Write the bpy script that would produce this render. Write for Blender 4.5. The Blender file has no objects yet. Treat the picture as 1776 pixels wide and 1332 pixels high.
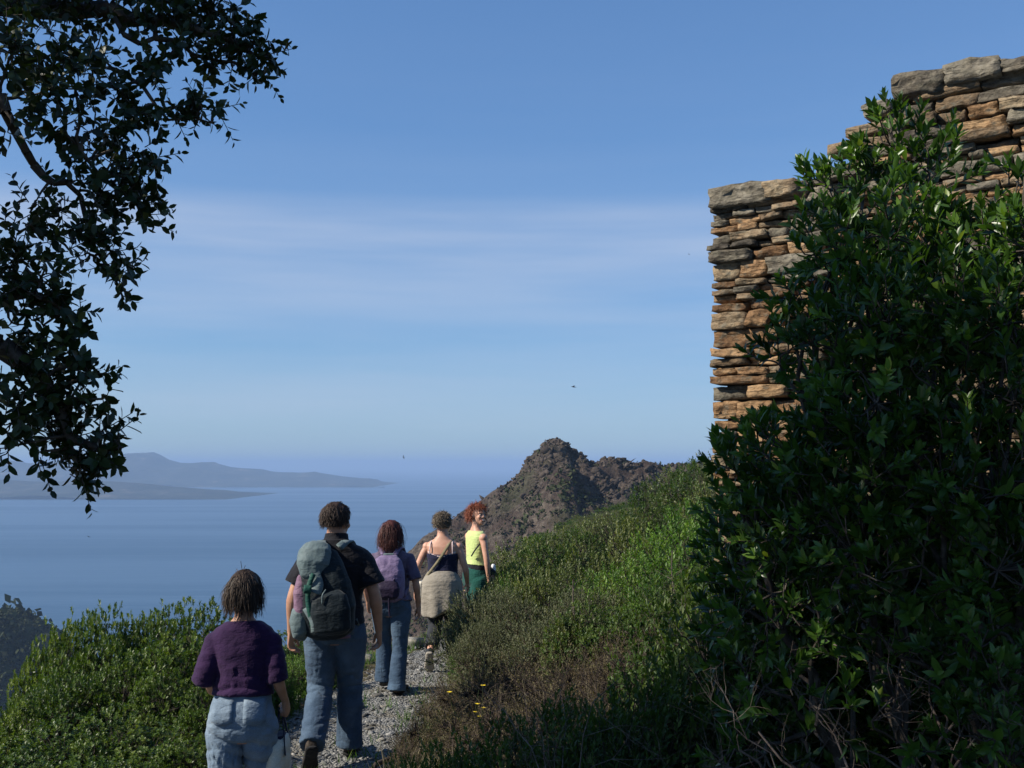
import bpy, math, random
import numpy as np
from mathutils import Vector, Matrix

sc = bpy.context.scene
C = sc.collection
rad = math.radians

# ------------------------------------------------------------------ camera
F, CX, CY = 1874.0, 888.0, 666.0
PITCH = math.atan(140.0 / F)
CAMZ = 2.1
cam_d = bpy.data.cameras.new('camera')
cam = bpy.data.objects.new('camera', cam_d)
C.objects.link(cam)
cam_d.sensor_width = 36.0
cam_d.lens = 36.0 * F / 1776.0
cam_d.clip_start = 0.05
cam_d.clip_end = 200000.0
cam.location = (0, 0, CAMZ)
cam.rotation_euler = (rad(90) + PITCH, 0, 0)
sc.camera = cam

# ------------------------------------------------------------------ light
SUN_EL, SUN_AZ = rad(37), rad(-107)          # azimuth measured from +Y towards +X
w = bpy.data.worlds.new('World')
sc.world = w
w.use_nodes = True
nt = w.node_tree
nt.nodes.clear()
wo = nt.nodes.new('ShaderNodeOutputWorld')
bg = nt.nodes.new('ShaderNodeBackground')
sky = nt.nodes.new('ShaderNodeTexSky')
sky.sky_type = 'NISHITA'
sky.sun_disc = False
sky.sun_elevation = SUN_EL
sky.sun_rotation = SUN_AZ % (2 * math.pi)
sky.altitude = 150
sky.air_density = 1.2
sky.dust_density = 0.0
sky.ozone_density = 6.0
SKY_STRENGTH = 0.083
bg.inputs['Strength'].default_value = SKY_STRENGTH
# thin cirrus veils low in the sky
tc = nt.nodes.new('ShaderNodeTexCoord')
sep = nt.nodes.new('ShaderNodeSeparateXYZ')
nt.links.new(tc.outputs['Generated'], sep.inputs[0])
mp = nt.nodes.new('ShaderNodeMapping')
mp.inputs['Rotation'].default_value = (0, rad(1.5), 0)
mp.inputs['Scale'].default_value = (1.3, 1.3, 15.0)
nt.links.new(tc.outputs['Generated'], mp.inputs[0])
nz = nt.nodes.new('ShaderNodeTexNoise')
nz.inputs['Scale'].default_value = 1.3
nz.inputs['Detail'].default_value = 4
nz.inputs['Roughness'].default_value = 0.55
nt.links.new(mp.outputs[0], nz.inputs['Vector'])
r1 = nt.nodes.new('ShaderNodeMapRange')
r1.inputs['From Min'].default_value = 0.30
r1.inputs['From Max'].default_value = 0.74
nt.links.new(nz.outputs['Fac'], r1.inputs['Value'])
band = nt.nodes.new('ShaderNodeValToRGB')          # cirrus sheet lies between 5 and 15 degrees up
nt.links.new(sep.outputs['Z'], band.inputs[0])
e = band.color_ramp.elements
e[0].position, e[0].color = 0.015, (0.25,) * 3 + (1,)
e[1].position, e[1].color = 0.40, (0, 0, 0, 1)
for p, v in ((0.06, 0.58), (0.10, 0.50), (0.15, 0.65), (0.195, 1.0), (0.225, 0.75), (0.245, 0.12)):
    n = e.new(p); n.color = (v, v, v, 1)
mu = nt.nodes.new('ShaderNodeMath'); mu.operation = 'MULTIPLY'
nt.links.new(r1.outputs[0], mu.inputs[0]); nt.links.new(band.outputs[0], mu.inputs[1])
mu2 = nt.nodes.new('ShaderNodeMath'); mu2.operation = 'MULTIPLY'
mu2.inputs[1].default_value = 0.66
nt.links.new(mu.outputs[0], mu2.inputs[0])
tint = nt.nodes.new('ShaderNodeMix'); tint.data_type = 'RGBA'; tint.blend_type = 'MULTIPLY'
tint.inputs[0].default_value = 1.0
gam = nt.nodes.new('ShaderNodeGamma'); gam.inputs[1].default_value = 0.66      # the camera's own soft response to the bright sky
nt.links.new(sky.outputs[0], gam.inputs[0])
nt.links.new(gam.outputs[0], tint.inputs[6])
tint.inputs[7].default_value = (0.99, 1.40, 1.93, 1)
mix = nt.nodes.new('ShaderNodeMix'); mix.data_type = 'RGBA'
nt.links.new(mu2.outputs[0], mix.inputs[0])
nt.links.new(tint.outputs[2], mix.inputs[6])
mix.inputs[7].default_value = (4.8, 5.4, 6.7, 1)
nt.links.new(mix.outputs[2], bg.inputs['Color'])
nt.links.new(bg.outputs[0], wo.inputs['Surface'])

SUN_DIR = Vector((math.sin(SUN_AZ) * math.cos(SUN_EL), math.cos(SUN_AZ) * math.cos(SUN_EL), math.sin(SUN_EL)))
sd = bpy.data.lights.new('sun', 'SUN')
sd.energy = 5.0
sd.angle = rad(0.5)
sd.color = (1.0, 0.92, 0.80)
sun = bpy.data.objects.new('sun', sd)
C.objects.link(sun)
sun.rotation_euler = SUN_DIR.to_track_quat('Z', 'Y').to_euler()

vs = sc.view_settings
vs.view_transform = 'Standard'
vs.look = 'None'
vs.exposure = 0.5
vs.gamma = 1.0
vs.use_curve_mapping = False
cy = sc.cycles
cy.use_denoising = True
cy.max_bounces = 7
cy.diffuse_bounces = 2
cy.glossy_bounces = 2
cy.transmission_bounces = 3
cy.volume_bounces = 1
cy.transparent_max_bounces = 4
cy.sample_clamp_indirect = 4.0

# ------------------------------------------------------------------ helpers
def at(px, py, y):
    """World point at depth y seen at photo pixel (px, py)."""
    u, v = (px - CX) / F, (CY - py) / F
    d = np.array([u, math.cos(PITCH) - v * math.sin(PITCH), math.sin(PITCH) + v * math.cos(PITCH)])
    return np.array([0, 0, CAMZ]) + d * (y / d[1])

def hash3(ix, iy, iz, seed):
    with np.errstate(over='ignore'):
        h = (ix.astype(np.int64) * 374761393 + iy.astype(np.int64) * 668265263 + iz.astype(np.int64) * 2147483647 + seed * 974711) & 0xffffffff
        h = ((h ^ (h >> 13)) * 1274126177) & 0xffffffff
        h = ((h ^ (h >> 16)) * 2246822519) & 0xffffffff
        h = h ^ (h >> 15)
    return (h & 0xffffff) / float(0xffffff)

def vnoise(p, seed=0):
    p = np.asarray(p, float)
    i = np.floor(p).astype(np.int64)
    f = p - i
    f = f * f * (3 - 2 * f)
    r = 0
    for dx in (0, 1):
        for dy in (0, 1):
            for dz in (0, 1):
                wgt = (f[:, 0] if dx else 1 - f[:, 0]) * (f[:, 1] if dy else 1 - f[:, 1]) * (f[:, 2] if dz else 1 - f[:, 2])
                r = r + wgt * hash3(i[:, 0] + dx, i[:, 1] + dy, i[:, 2] + dz, seed)
    return r * 2 - 1

def fbm(p, octv=4, seed=0, gain=0.5, lac=2.03, ridged=False):
    a, s, t = 1.0, 0, 0
    p = np.asarray(p, float)
    for o in range(octv):
        n = vnoise(p, seed + o * 17)
        if ridged:
            n = 1 - 2 * np.abs(n)
        s = s + a * n; t += a
        a *= gain; p = p * lac
    return s / t

def nrm(v):
    return v / np.maximum(np.linalg.norm(v, axis=-1, keepdims=True), 1e-9)

def mesh_np(name, V, faces, smooth=False, tint=None):
    """faces: list of ndarrays (n,3) or (n,4)."""
    me = bpy.data.meshes.new(name)
    V = np.asarray(V, np.float32)
    me.vertices.add(len(V))
    me.vertices.foreach_set('co', V.ravel())
    faces = [np.asarray(f, np.int32) for f in faces if len(f)]
    loops = np.concatenate([f.ravel() for f in faces])
    tot = np.concatenate([np.full(len(f), f.shape[1], np.int32) for f in faces])
    start = np.concatenate([[0], np.cumsum(tot)[:-1]]).astype(np.int32)
    me.loops.add(len(loops))
    me.loops.foreach_set('vertex_index', loops)
    me.polygons.add(len(tot))
    me.polygons.foreach_set('loop_start', start)
    me.polygons.foreach_set('loop_total', tot)
    if smooth:
        me.polygons.foreach_set('use_smooth', np.ones(len(tot), bool))
    me.update(calc_edges=True)
    if tint is not None:
        a = me.attributes.new('tint', 'FLOAT', 'POINT')
        a.data.foreach_set('value', np.asarray(tint, np.float32))
    return me

def link(name, me, mat=None, parent=None):
    o = bpy.data.objects.new(name, me)
    C.objects.link(o)
    if mat is not None:
        me.materials.append(mat)
    if parent is not None:
        o.parent = parent
    return o

def tag(o, label, cat, group=None):
    o['label'] = label; o['category'] = cat
    if group:
        o['group'] = group
    return o

def empty(name, loc=(0, 0, 0), rz=0):
    o = bpy.data.objects.new(name, None)
    C.objects.link(o)
    o.location = loc
    o.rotation_euler = (0, 0, rz)
    o.empty_display_size = 0.2
    return o

def dup(root, loc, rz, scale):
    r = root.copy(); C.objects.link(r)
    r.location = loc; r.rotation_euler = (0, 0, rz); r.scale = scale
    for ch in root.children:
        c = ch.copy(); C.objects.link(c); c.parent = r
    return r

# --- materials
class NB:
    def __init__(self, name):
        self.m = bpy.data.materials.new(name)
        self.m.use_nodes = True
        self.t = self.m.node_tree
        self.b = self.t.nodes['Principled BSDF']
        self.out = self.t.nodes['Material Output']
    def n(self, typ, **kw):
        x = self.t.nodes.new(typ)
        for k, v in kw.items():
            setattr(x, k, v)
        return x
    def l(self, a, b):
        self.t.links.new(a, b)
    def noise(self, scale, detail=4, rough=0.55, coord='Object', mapscale=None):
        c = self.n('ShaderNodeTexCoord')
        v = c.outputs[coord]
        if mapscale:
            mpn = self.n('ShaderNodeMapping'); mpn.inputs['Scale'].default_value = mapscale
            self.l(v, mpn.inputs[0]); v = mpn.outputs[0]
        x = self.n('ShaderNodeTexNoise')
        x.inputs['Scale'].default_value = scale; x.inputs['Detail'].default_value = detail
        x.inputs['Roughness'].default_value = rough
        self.l(v, x.inputs['Vector'])
        return x.outputs['Fac']
    def ramp(self, fac, stops):
        x = self.n('ShaderNodeValToRGB')
        e = x.color_ramp.elements
        e[0].position, e[0].color = stops[0][0], tuple(stops[0][1]) + (1,)
        e[1].position, e[1].color = stops[-1][0], tuple(stops[-1][1]) + (1,)
        for p, c in stops[1:-1]:
            q = e.new(p); q.color = tuple(c) + (1,)
        self.l(fac, x.inputs[0])
        return x.outputs[0]
    def mixc(self, fac, a, b, mode='MIX'):
        x = self.n('ShaderNodeMix', data_type='RGBA', blend_type=mode)
        for i, v in ((0, fac), (6, a), (7, b)):
            if isinstance(v, (int, float)):
                x.inputs[i].default_value = v
            elif isinstance(v, tuple):
                x.inputs[i].default_value = v + (1,)
            else:
                self.l(v, x.inputs[i])
        return x.outputs[2]
    def math(self, op, a, b=0.0):
        x = self.n('ShaderNodeMath', operation=op)
        for i, v in ((0, a), (1, b)):
            if isinstance(v, (int, float)):
                x.inputs[i].default_value = v
            else:
                self.l(v, x.inputs[i])
        return x.outputs[0]
    def bump(self, h, strength=0.5, dist=0.01):
        x = self.n('ShaderNodeBump')
        x.inputs['Strength'].default_value = strength; x.inputs['Distance'].default_value = dist
        self.l(h, x.inputs['Height'])
        self.l(x.outputs[0], self.b.inputs['Normal'])
    def col(self, c):
        if isinstance(c, tuple):
            self.b.inputs['Base Color'].default_value = c + (1,)
        else:
            self.l(c, self.b.inputs['Base Color'])
    def set(self, rough=0.8, spec=0.3):
        self.b.inputs['Roughness'].default_value = rough
        self.b.inputs['Specular IOR Level'].default_value = spec
        return self.m

def leaf_mat(name, stops, rough=0.4, spec=0.5, transl=0.25, objvar=0.3):
    k = NB(name)
    a = k.n('ShaderNodeAttribute', attribute_name='tint')
    oi = k.n('ShaderNodeObjectInfo')
    f = k.math('ADD', a.outputs['Fac'], k.math('MULTIPLY', k.math('SUBTRACT', oi.outputs['Random'], 0.5), objvar))
    c = k.ramp(f, stops)
    k.col(c)
    m = k.set(rough, spec)
    tr = k.n('ShaderNodeBsdfTranslucent')
    k.l(k.mixc(1.0, c, (1.5, 1.6, 0.6), 'MULTIPLY'), tr.inputs['Color'])
    mx = k.n('ShaderNodeMixShader'); mx.inputs[0].default_value = transl
    k.l(k.b.outputs[0], mx.inputs[1]); k.l(tr.outputs[0], mx.inputs[2])
    k.l(mx.outputs[0], k.out.inputs['Surface'])
    return m

def rough_mat(name, stops, scale=8, rough=0.85, spec=0.2, bump=0.4, bdist=0.01, detail=5, objvar=0.0, mapscale=None):
    k = NB(name)
    f = k.noise(scale, detail, mapscale=mapscale)
    g = f
    if objvar:
        oi = k.n('ShaderNodeObjectInfo')
        g = k.math('ADD', f, k.math('MULTIPLY', k.math('SUBTRACT', oi.outputs['Random'], 0.5), objvar))
    k.col(k.ramp(g, stops))
    if bump:
        k.bump(k.noise(scale * 2.3, 6, 0.65, mapscale=mapscale), bump, bdist)
    return k.set(rough, spec)
# ------------------------------------------------------------------ land, sea, far coast
def footx(y):
    return np.interp(y, [-6, 0, 4, 5.6, 7.8, 10, 11.2, 12, 13, 14, 20, 45], [-.6, -.9, -1.40, -1.45, -1.36, -1.14, -.86, -.55, -.2, -.1, -.3, -.2])

def ground(x, y):
    x = np.asarray(x, float); y = np.asarray(y, float)
    s = x - footx(y)
    wr = np.maximum(s - 0.7, 0)
    z = 0.17 * wr * (1 / (1 + wr / 60))
    wl = np.maximum(-s - 0.75, 0)
    z = z - np.where(wl < 3.5, 0.10 * wl + 0.115 * wl ** 2, 0.10 * 3.5 + 0.115 * 12.25 + 0.905 * (wl - 3.5))
    q = np.clip((5.0 - y) / 4.5, 0, 1)
    z = z + 0.5 * q * q * (3 - 2 * q) * np.exp(-(s / 6) ** 2)
    # beyond the bend the ground left of the slope falls away to the sea
    d = np.maximum(y - 13.2, 0) * np.clip((1.2 - s) / 2.5, 0, 1)
    z = z - 0.22 * d
    z = z - 0.05 * np.maximum(y - 16, 0) * np.clip((7.5 - s) / 7.5, 0, 1)
    far = np.maximum(y - 40, 0)
    z = z - np.where(far < 20, 0.018 * far ** 2, 0.018 * 400 + 0.72 * (far - 20))
    return z

def ground_n(x, y):
    x = np.asarray(x, float); y = np.asarray(y, float)
    s = np.abs(x - footx(y))
    p = np.stack([x * 1.3, y * 1.3, np.zeros_like(x)], -1)
    off = np.clip((s - 0.5) / 0.5, 0, 1) + (y > 14)
    return ground(x, y) + fbm(p.reshape(-1, 3), 4, 5).reshape(x.shape) * (0.035 + 0.06 * np.clip(off, 0, 1)) + \
        fbm(p.reshape(-1, 3) * 6, 2, 9).reshape(x.shape) * 0.012

def grid_mesh(name, xs, ys, zf, mat, smooth=True):
    X, Y = np.meshgrid(xs, ys)
    Z = zf(X, Y)
    V = np.stack([X, Y, Z], -1).reshape(-1, 3)
    nx, ny = len(xs), len(ys)
    a = (np.arange(ny - 1)[:, None] * nx + np.arange(nx - 1)[None, :]).ravel()
    Q = np.stack([a, a + 1, a + nx + 1, a + nx], -1)
    o = link(name, mesh_np(name, V, [Q], smooth), mat)
    o['kind'] = 'structure'
    return o

def spaced(lo, hi, core_lo, core_hi, d, grow=1.18):
    a = list(np.arange(core_lo, core_hi + 1e-6, d))
    s = d
    while a[-1] < hi:
        s *= grow; a.append(a[-1] + s)
    s = d
    while a[0] > lo:
        s *= grow; a.insert(0, a[0] - s)
    return np.array(a)

# soil: stony earth with litter and moss
k = NB('hillside_soil')
f = k.noise(2.2, 6, 0.6); g = k.noise(14, 5, 0.65)
c1 = k.ramp(g, [(0.3, (0.035, 0.026, 0.016)), (0.55, (0.10, 0.078, 0.05)), (0.75, (0.17, 0.15, 0.11))])
c2 = k.ramp(g, [(0.3, (0.02, 0.028, 0.010)), (0.7, (0.07, 0.085, 0.03))])
k.col(k.mixc(k.ramp(f, [(0.42, (0, 0, 0)), (0.58, (1, 1, 1))]), c1, c2))
k.bump(g, 0.8, 0.04)
soil = k.set(0.95, 0.1)
grid_mesh('ground', spaced(-170, 170, -6.5, 8.5, 0.16), spaced(-25, 240, 2.0, 15, 0.16), ground_n, soil)

# gravel path: a strip lying 15 mm proud of the soil, ragged edges
k = NB('grey_gravel')
f = k.noise(38, 4, 0.7, coord='Object'); g = k.noise(3.0, 4)
vo = k.n('ShaderNodeTexVoronoi'); vo.inputs['Scale'].default_value = 52
tcn = k.n('ShaderNodeTexCoord'); k.l(tcn.outputs['Object'], vo.inputs['Vector'])
cc = k.ramp(vo.outputs['Color'], [(0.15, (0.10, 0.10, 0.097)), (0.5, (0.19, 0.192, 0.185)), (0.85, (0.30, 0.295, 0.27))])
cc = k.mixc(k.ramp(g, [(0.45, (0, 0, 0)), (0.68, (0.75,) * 3)]), cc, (0.16, 0.135, 0.085))
k.col(k.mixc(0.35, cc, k.ramp(f, [(0.35, (0.4,) * 3), (0.65, (1.3,) * 3)]), 'MULTIPLY'))
k.bump(vo.outputs['Distance'], 0.9, 0.025)
gravel = k.set(0.9, 0.2)
PY = np.arange(1.0, 14.6, 0.08)
PT = np.linspace(-1, 1, 19)
rows = []
for y in PY:
    cxp = footx(y)
    wl_ = 0.62 + 0.10 * math.sin(y * 2.1) + 0.05 * math.sin(y * 6.3)
    wr_ = 0.56 + 0.10 * math.sin(y * 1.7 + 1) + 0.05 * math.sin(y * 5.1)
    xx = cxp + np.where(PT < 0, PT * wl_, PT * wr_)
    zz = ground_n(xx, np.full_like(xx, y)) + 0.03 * np.minimum(1, (1 - np.abs(PT)) * 5) - 0.008
    rows.append(np.stack([xx, np.full_like(xx, y), zz], -1))
V = np.concatenate(rows)
nx = len(PT); a = (np.arange(len(PY) - 1)[:, None] * nx + np.arange(nx - 1)[None, :]).ravel()
o = link('path', mesh_np('path', V, [np.stack([a, a + 1, a + nx + 1, a + nx], -1)], True), gravel)
o['kind'] = 'structure'

# sea
k = NB('sea_water')
k.col((0.04, 0.09, 0.155))
w1 = k.noise(0.02, 5, 0.6, mapscale=(0.35, 1.6, 1)); w2 = k.noise(0.0016, 5, 0.6, mapscale=(0.25, 2.2, 1))
k.bump(w1, 0.25, 6.0)
k.l(k.ramp(w2, [(0.40, (0.33,) * 3), (0.62, (0.46,) * 3)]), k.b.inputs['Roughness'])
k.b.inputs['IOR'].default_value = 1.33
sea = k.m
SEA = -150.0
R = 40000.0
sx = np.concatenate([-np.geomspace(R, 200, 14), np.geomspace(200, R, 14)])
grid_mesh('sea', sx, sx, lambda X, Y: np.full_like(X, SEA), sea)

# rocky hill across the dip
def sil(points, y0):
    P = np.array([at(px, py, y0) for px, py in points])
    return P[:, 0], P[:, 2]

HY = 350.0
hx, hz = sil([(300, 1275), (500, 1120), (600, 1040), (700, 962), (736, 930), (775, 905), (815, 880), (850, 857), (880, 836), (900, 822), (909, 806), (914, 795), (935, 779), (946, 766), (955, 760),
              (970, 759), (981, 765), (988, 778), (1000, 784), (1012, 791), (1024, 799), (1045, 798), (1064, 795), (1074, 799), (1090, 797), (1110, 803), (1142, 807),
              (1180, 806), (1230, 800), (1300, 775), (1400, 755), (1600, 740), (2000, 730)], HY)
hx = np.concatenate([[hx[0] - 260], hx, [hx[-1] + 200]]); hz = np.concatenate([[-175], hz, [hz[-1]]])
def rocky(X, Y):
    P = np.stack([X, Y, np.zeros_like(X)], -1).reshape(-1, 3)
    base = np.interp(X, hx, hz)
    d = Y - HY
    # the crag narrows with height: rocks around the top, spur ribs lower down
    rel = np.clip((base + 35) / 45, 0, 1)
    fall = np.where(d < 0, -d * (0.42 + 0.5 * rel * np.exp(d / 14)), d * 0.75)
    n1 = fbm(P / 26, 4, 3, ridged=True).reshape(X.shape)
    n2 = fbm(P / 6.5, 5, 21, gain=0.6, ridged=True).reshape(X.shape)
    env = np.clip(np.abs(d) / 9, 0.0, 1)
    z = base - fall + n1 * 5.0 * env + n2 * (0.9 + 2.6 * env) * (0.5 + 1.0 * rel) - 0.2
    return np.maximum(z, SEA - 3)
k = NB('maquis_rock')
f = k.noise(0.09, 8, 0.65); g = k.noise(0.7, 6, 0.7); h_ = k.noise(0.028, 4, 0.5)
rock = k.ramp(g, [(0.3, (0.028, 0.023, 0.019)), (0.5, (0.080, 0.063, 0.050)), (0.72, (0.165, 0.14, 0.11))])
heath = k.ramp(g, [(0.3, (0.024, 0.019, 0.016)), (0.7, (0.088, 0.063, 0.051))])
green = k.ramp(g, [(0.3, (0.014, 0.020, 0.008)), (0.7, (0.045, 0.055, 0.022))])
c = k.mixc(k.ramp(f, [(0.46, (0, 0, 0)), (0.56, (1, 1, 1))]), rock, heath)
k.col(k.mixc(k.ramp(h_, [(0.52, (0, 0, 0)), (0.66, (0.6,) * 3)]), c, green))
k.bump(g, 1.0, 1.2)
hillmat = k.set(0.95, 0.1)
grid_mesh('rocky_hill', spaced(-420, 420, -60, 105, 0.9, 1.12), spaced(150, 560, 285, 362, 0.9, 1.12), rocky, hillmat, smooth=False)

# dark headland slope low on the left
LY = 620.0
lx, lz = sil([(-900, 1010), (-500, 1040), (-200, 1050), (0, 1061), (28, 1064), (45, 1070), (62, 1080), (82, 1097), (120, 1135), (180, 1200), (260, 1290)], LY)
lx = np.concatenate([lx, [lx[-1] + 90]]); lz = np.concatenate([lz, [-185]])
def leftland(X, Y):
    P = np.stack([X, Y, np.zeros_like(X)], -1).reshape(-1, 3)
    z = np.interp(X, lx, lz) - np.abs(Y - LY) * 0.42 + fbm(P / 30, 5, 33, ridged=True).reshape(X.shape) * 6 * np.clip(np.abs(Y - LY) / 25, 0.12, 1)
    return np.maximum(z, SEA - 3)
k = NB('dark_maquis')
g = k.noise(0.25, 7, 0.7); f = k.noise(0.05, 5)
c = k.ramp(g, [(0.35, (0.012, 0.018, 0.008)), (0.6, (0.04, 0.05, 0.02)), (0.75, (0.09, 0.08, 0.05))])
k.col(c); k.bump(g, 1.0, 2.0)
leftmat = k.set(0.95, 0.1)
grid_mesh('headland', spaced(-900, -180, -420, -190, 3.5, 1.15), spaced(380, 900, 520, 660, 3.5, 1.15), leftland, leftmat, smooth=False)

# the coast across the bay, two ridges one behind the other
k = NB('far_coast_maquis')
g = k.noise(0.006, 7, 0.65); f = k.noise(0.0016, 4)
c = k.ramp(g, [(0.35, (0.015, 0.022, 0.016)), (0.60, (0.04, 0.042, 0.03)), (0.74, (0.20, 0.16, 0.12))])
k.col(c); k.bump(g, 1.0, 30.0)
coastmat = k.set(0.95, 0.1)
def coast(points, y0, seed, depth, name, x_left):
    px_, pz_ = sil(points, y0)
    px_ = np.concatenate([[x_left], px_, [px_[-1] + 160]]); pz_ = np.concatenate([[pz_[0]], pz_, [SEA - 25]])
    def zf(X, Y):
        P = np.stack([X, Y, np.zeros_like(X)], -1).reshape(-1, 3)
        d = np.abs(Y - y0)
        hgt = np.interp(X, px_, pz_) - SEA
        rdg = fbm(P / 420, 5, seed, ridged=True).reshape(X.shape)
        z = SEA + hgt * np.clip(1 - d / depth, -0.2, 1) + rdg * hgt * (0.05 + 0.30 * np.clip(d / 150, 0, 1))
        return np.maximum(z, SEA - 4)
    xs = np.linspace(px_[0], px_[-1], 240)
    ys = np.linspace(y0 - depth * 1.05, y0 + depth * 1.05, 41)
    grid_mesh(name, xs, ys, zf, coastmat)
coast([(-900, 760), (-400, 785), (0, 797), (60, 806), (110, 800), (180, 797), (205, 793), (225, 789), (245, 788), (268, 791), (292, 797), (312, 802), (335, 803), (358, 802), (376, 807), (400, 811),
       (440, 815), (480, 819), (505, 819), (530, 820), (545, 818), (562, 822), (600, 827), (630, 830), (642, 830), (655, 836)], 8200.0, 61, 900.0, 'distant_coast', -11000.0)
coast([(-900, 800), (-300, 815), (0, 832), (70, 836), (150, 835), (200, 836), (250, 839), (300, 844), (340, 847), (380, 850), (410, 853), (425, 856)], 5300.0, 71, 520.0, 'distant_headland', -7500.0)

# white house on the far point
P_ = at(640, 833, 8195.0)
wb = empty('white_house', (P_[0], P_[1], P_[2] - 6)); tag(wb, 'tiny white building on the far tip of the coast across the bay', 'building')
hw = NB('white_render'); hw.col((0.8, 0.79, 0.76)); hw = hw.set(0.9, 0.1)
def boxv(x0, x1, y0, y1, z0, z1):
    v_ = np.array([(x, y, z) for z in (z0, z1) for y in (y0, y1) for x in (x0, x1)], float)
    return v_, np.array([(0, 2, 3, 1), (4, 5, 7, 6), (0, 1, 5, 4), (2, 6, 7, 3), (0, 4, 6, 2), (1, 3, 7, 5)])
v_, q_ = boxv(-16, 16, -8, 8, -6, 12); link('wall', mesh_np('wall', v_, [q_]), hw, wb)
v_, q_ = boxv(-16.5, 16.5, -8.5, 8.5, 12.01, 14); v_[4:, 1] *= .15; link('roof', mesh_np('roof', v_, [q_]), hw, wb)

# the air over the bay
HAZE = 1.3e-4
bb = (42500.0, SEA - 6.0, 110.0)
hv = np.array([[sx_ * bb[0], sy_ * bb[0], z_] for z_ in (bb[1], bb[2]) for sy_ in (-1, 1) for sx_ in (-1, 1)])
hz_o = link('haze', mesh_np('haze', hv, [np.array([[0, 2, 3, 1], [4, 5, 7, 6], [0, 1, 5, 4], [2, 6, 7, 3], [0, 4, 6, 2], [1, 3, 7, 5]])]))
hz_o['kind'] = 'stuff'
hm = bpy.data.materials.new('haze_air'); hm.use_nodes = True
hm.node_tree.nodes.clear()
ho = hm.node_tree.nodes.new('ShaderNodeOutputMaterial')
hp = hm.node_tree.nodes.new('ShaderNodeVolumePrincipled')
hp.inputs['Color'].default_value = (0.37, 0.52, 0.745, 1)
hp.inputs['Density'].default_value = HAZE
hp.inputs['Anisotropy'].default_value = 0.0
hm.node_tree.links.new(hp.outputs[0], ho.inputs['Volume'])
hz_o.data.materials.append(hm)
# ------------------------------------------------------------------ ruined dry-stone wall
W0 = np.array([1.302, 7.0]); WD = np.array([math.cos(rad(35)), -math.sin(rad(35))]); WN = np.array([-WD[1] * -1, -WD[0]])
WN = np.array([-math.sin(rad(35)), -math.cos(rad(35))])            # face normal, towards the path
def wall_uv(px, py):
    """Where the ray through a photo pixel meets the wall face, as (distance along, height)."""
    r = at(px, py, 1.0) - np.array([0, 0, CAMZ])
    t = (W0 @ WN) / (r[0] * WN[0] + r[1] * WN[1])
    p = r * t
    return (p[:2] - W0) @ WD, p[2] + CAMZ
WTH = 0.5
prof_px = [(1235, 330), (1330, 330), (1331, 318), (1372, 316), (1420, 290), (1450, 262), (1490, 235), (1492, 205), (1503, 182), (1545, 178), (1548, 156), (1640, 150), (1641, 122), (1733, 119), (1736, 110), (1776, 104), (1850, 100)]
pu, pv = np.array([wall_uv(*p) for p in prof_px]).T
pu[0] = -0.05
U_END = 3.3
def wtop(u):
    return float(np.interp(u, pu, pv))

def stone_mats():
    def mk(name, stops, sc_, lichen):
        k = NB(name)
        oi = k.n('ShaderNodeObjectInfo')
        tcx = k.n('ShaderNodeTexCoord'); mpx = k.n('ShaderNodeMapping')
        k.l(tcx.outputs['Object'], mpx.inputs[0])
        mpx.inputs['Scale'].default_value = (1, 1, 1.5)
        ofs = k.n('ShaderNodeCombineXYZ'); k.l(k.math('MULTIPLY', oi.outputs['Random'], 37.0), ofs.inputs[0]); k.l(ofs.outputs[0], mpx.inputs['Location'])
        def nz_(s, d=6):
            x = k.n('ShaderNodeTexNoise'); x.inputs['Scale'].default_value = s; x.inputs['Detail'].default_value = d; x.inputs['Roughness'].default_value = 0.65
            k.l(mpx.outputs[0], x.inputs['Vector']); return x.outputs['Fac']
        f = k.math('ADD', nz_(9), k.math('MULTIPLY', k.math('SUBTRACT', oi.outputs['Random'], 0.5), 0.38))
        c = k.ramp(f, stops)
        li = k.ramp(nz_(16, 8), [(0.53 - lichen, (0, 0, 0)), (0.66 - lichen * 0.5, (0.85,) * 3)])
        c = k.mixc(li, c, (0.15, 0.135, 0.10))
        dk = k.ramp(nz_(30, 5), [(0.35, (0.40,) * 3), (0.5, (1.0,) * 3)])
        k.col(k.mixc(0.8, c, dk, 'MULTIPLY'))
        bd = k.n('ShaderNodeMapping'); bd.inputs['Scale'].default_value = (3, 3, 26); k.l(tcx.outputs['Object'], bd.inputs[0]); k.l(ofs.outputs[0], bd.inputs['Location'])
        bn = k.n('ShaderNodeTexNoise'); bn.inputs['Scale'].default_value = 2.2; bn.inputs['Detail'].default_value = 5; bn.inputs['Roughness'].default_value = 0.6; k.l(bd.outputs[0], bn.inputs['Vector'])
        crack = k.ramp(bn.outputs['Fac'], [(0.34, (0, 0, 0)), (0.44, (1, 1, 1))])          # bedding cracks of the schist
        vr = k.n('ShaderNodeTexVoronoi'); vr.inputs['Scale'].default_value = 19; k.l(mpx.outputs[0], vr.inputs['Vector'])
        k.bump(k.math('ADD', k.math('ADD', k.math('MULTIPLY', crack, 0.8), nz_(26, 8)), k.math('MULTIPLY', vr.outputs['Distance'], 0.9)), 0.8, 0.02)
        return k.set(0.9, 0.2)
    return (mk('ochre_schist', [(0.25, (0.10, 0.055, 0.028)), (0.5, (0.255, 0.15, 0.075)), (0.75, (0.36, 0.235, 0.125))], 9, 0.0),
            mk('tan_schist', [(0.25, (0.09, 0.062, 0.036)), (0.5, (0.215, 0.15, 0.09)), (0.75, (0.32, 0.25, 0.16))], 9, 0.03),
            mk('grey_schist', [(0.25, (0.05, 0.042, 0.034)), (0.5, (0.13, 0.112, 0.085)), (0.75, (0.24, 0.215, 0.165))], 9, 0.06))
OCHRE, TAN, GREY = stone_mats()

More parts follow.
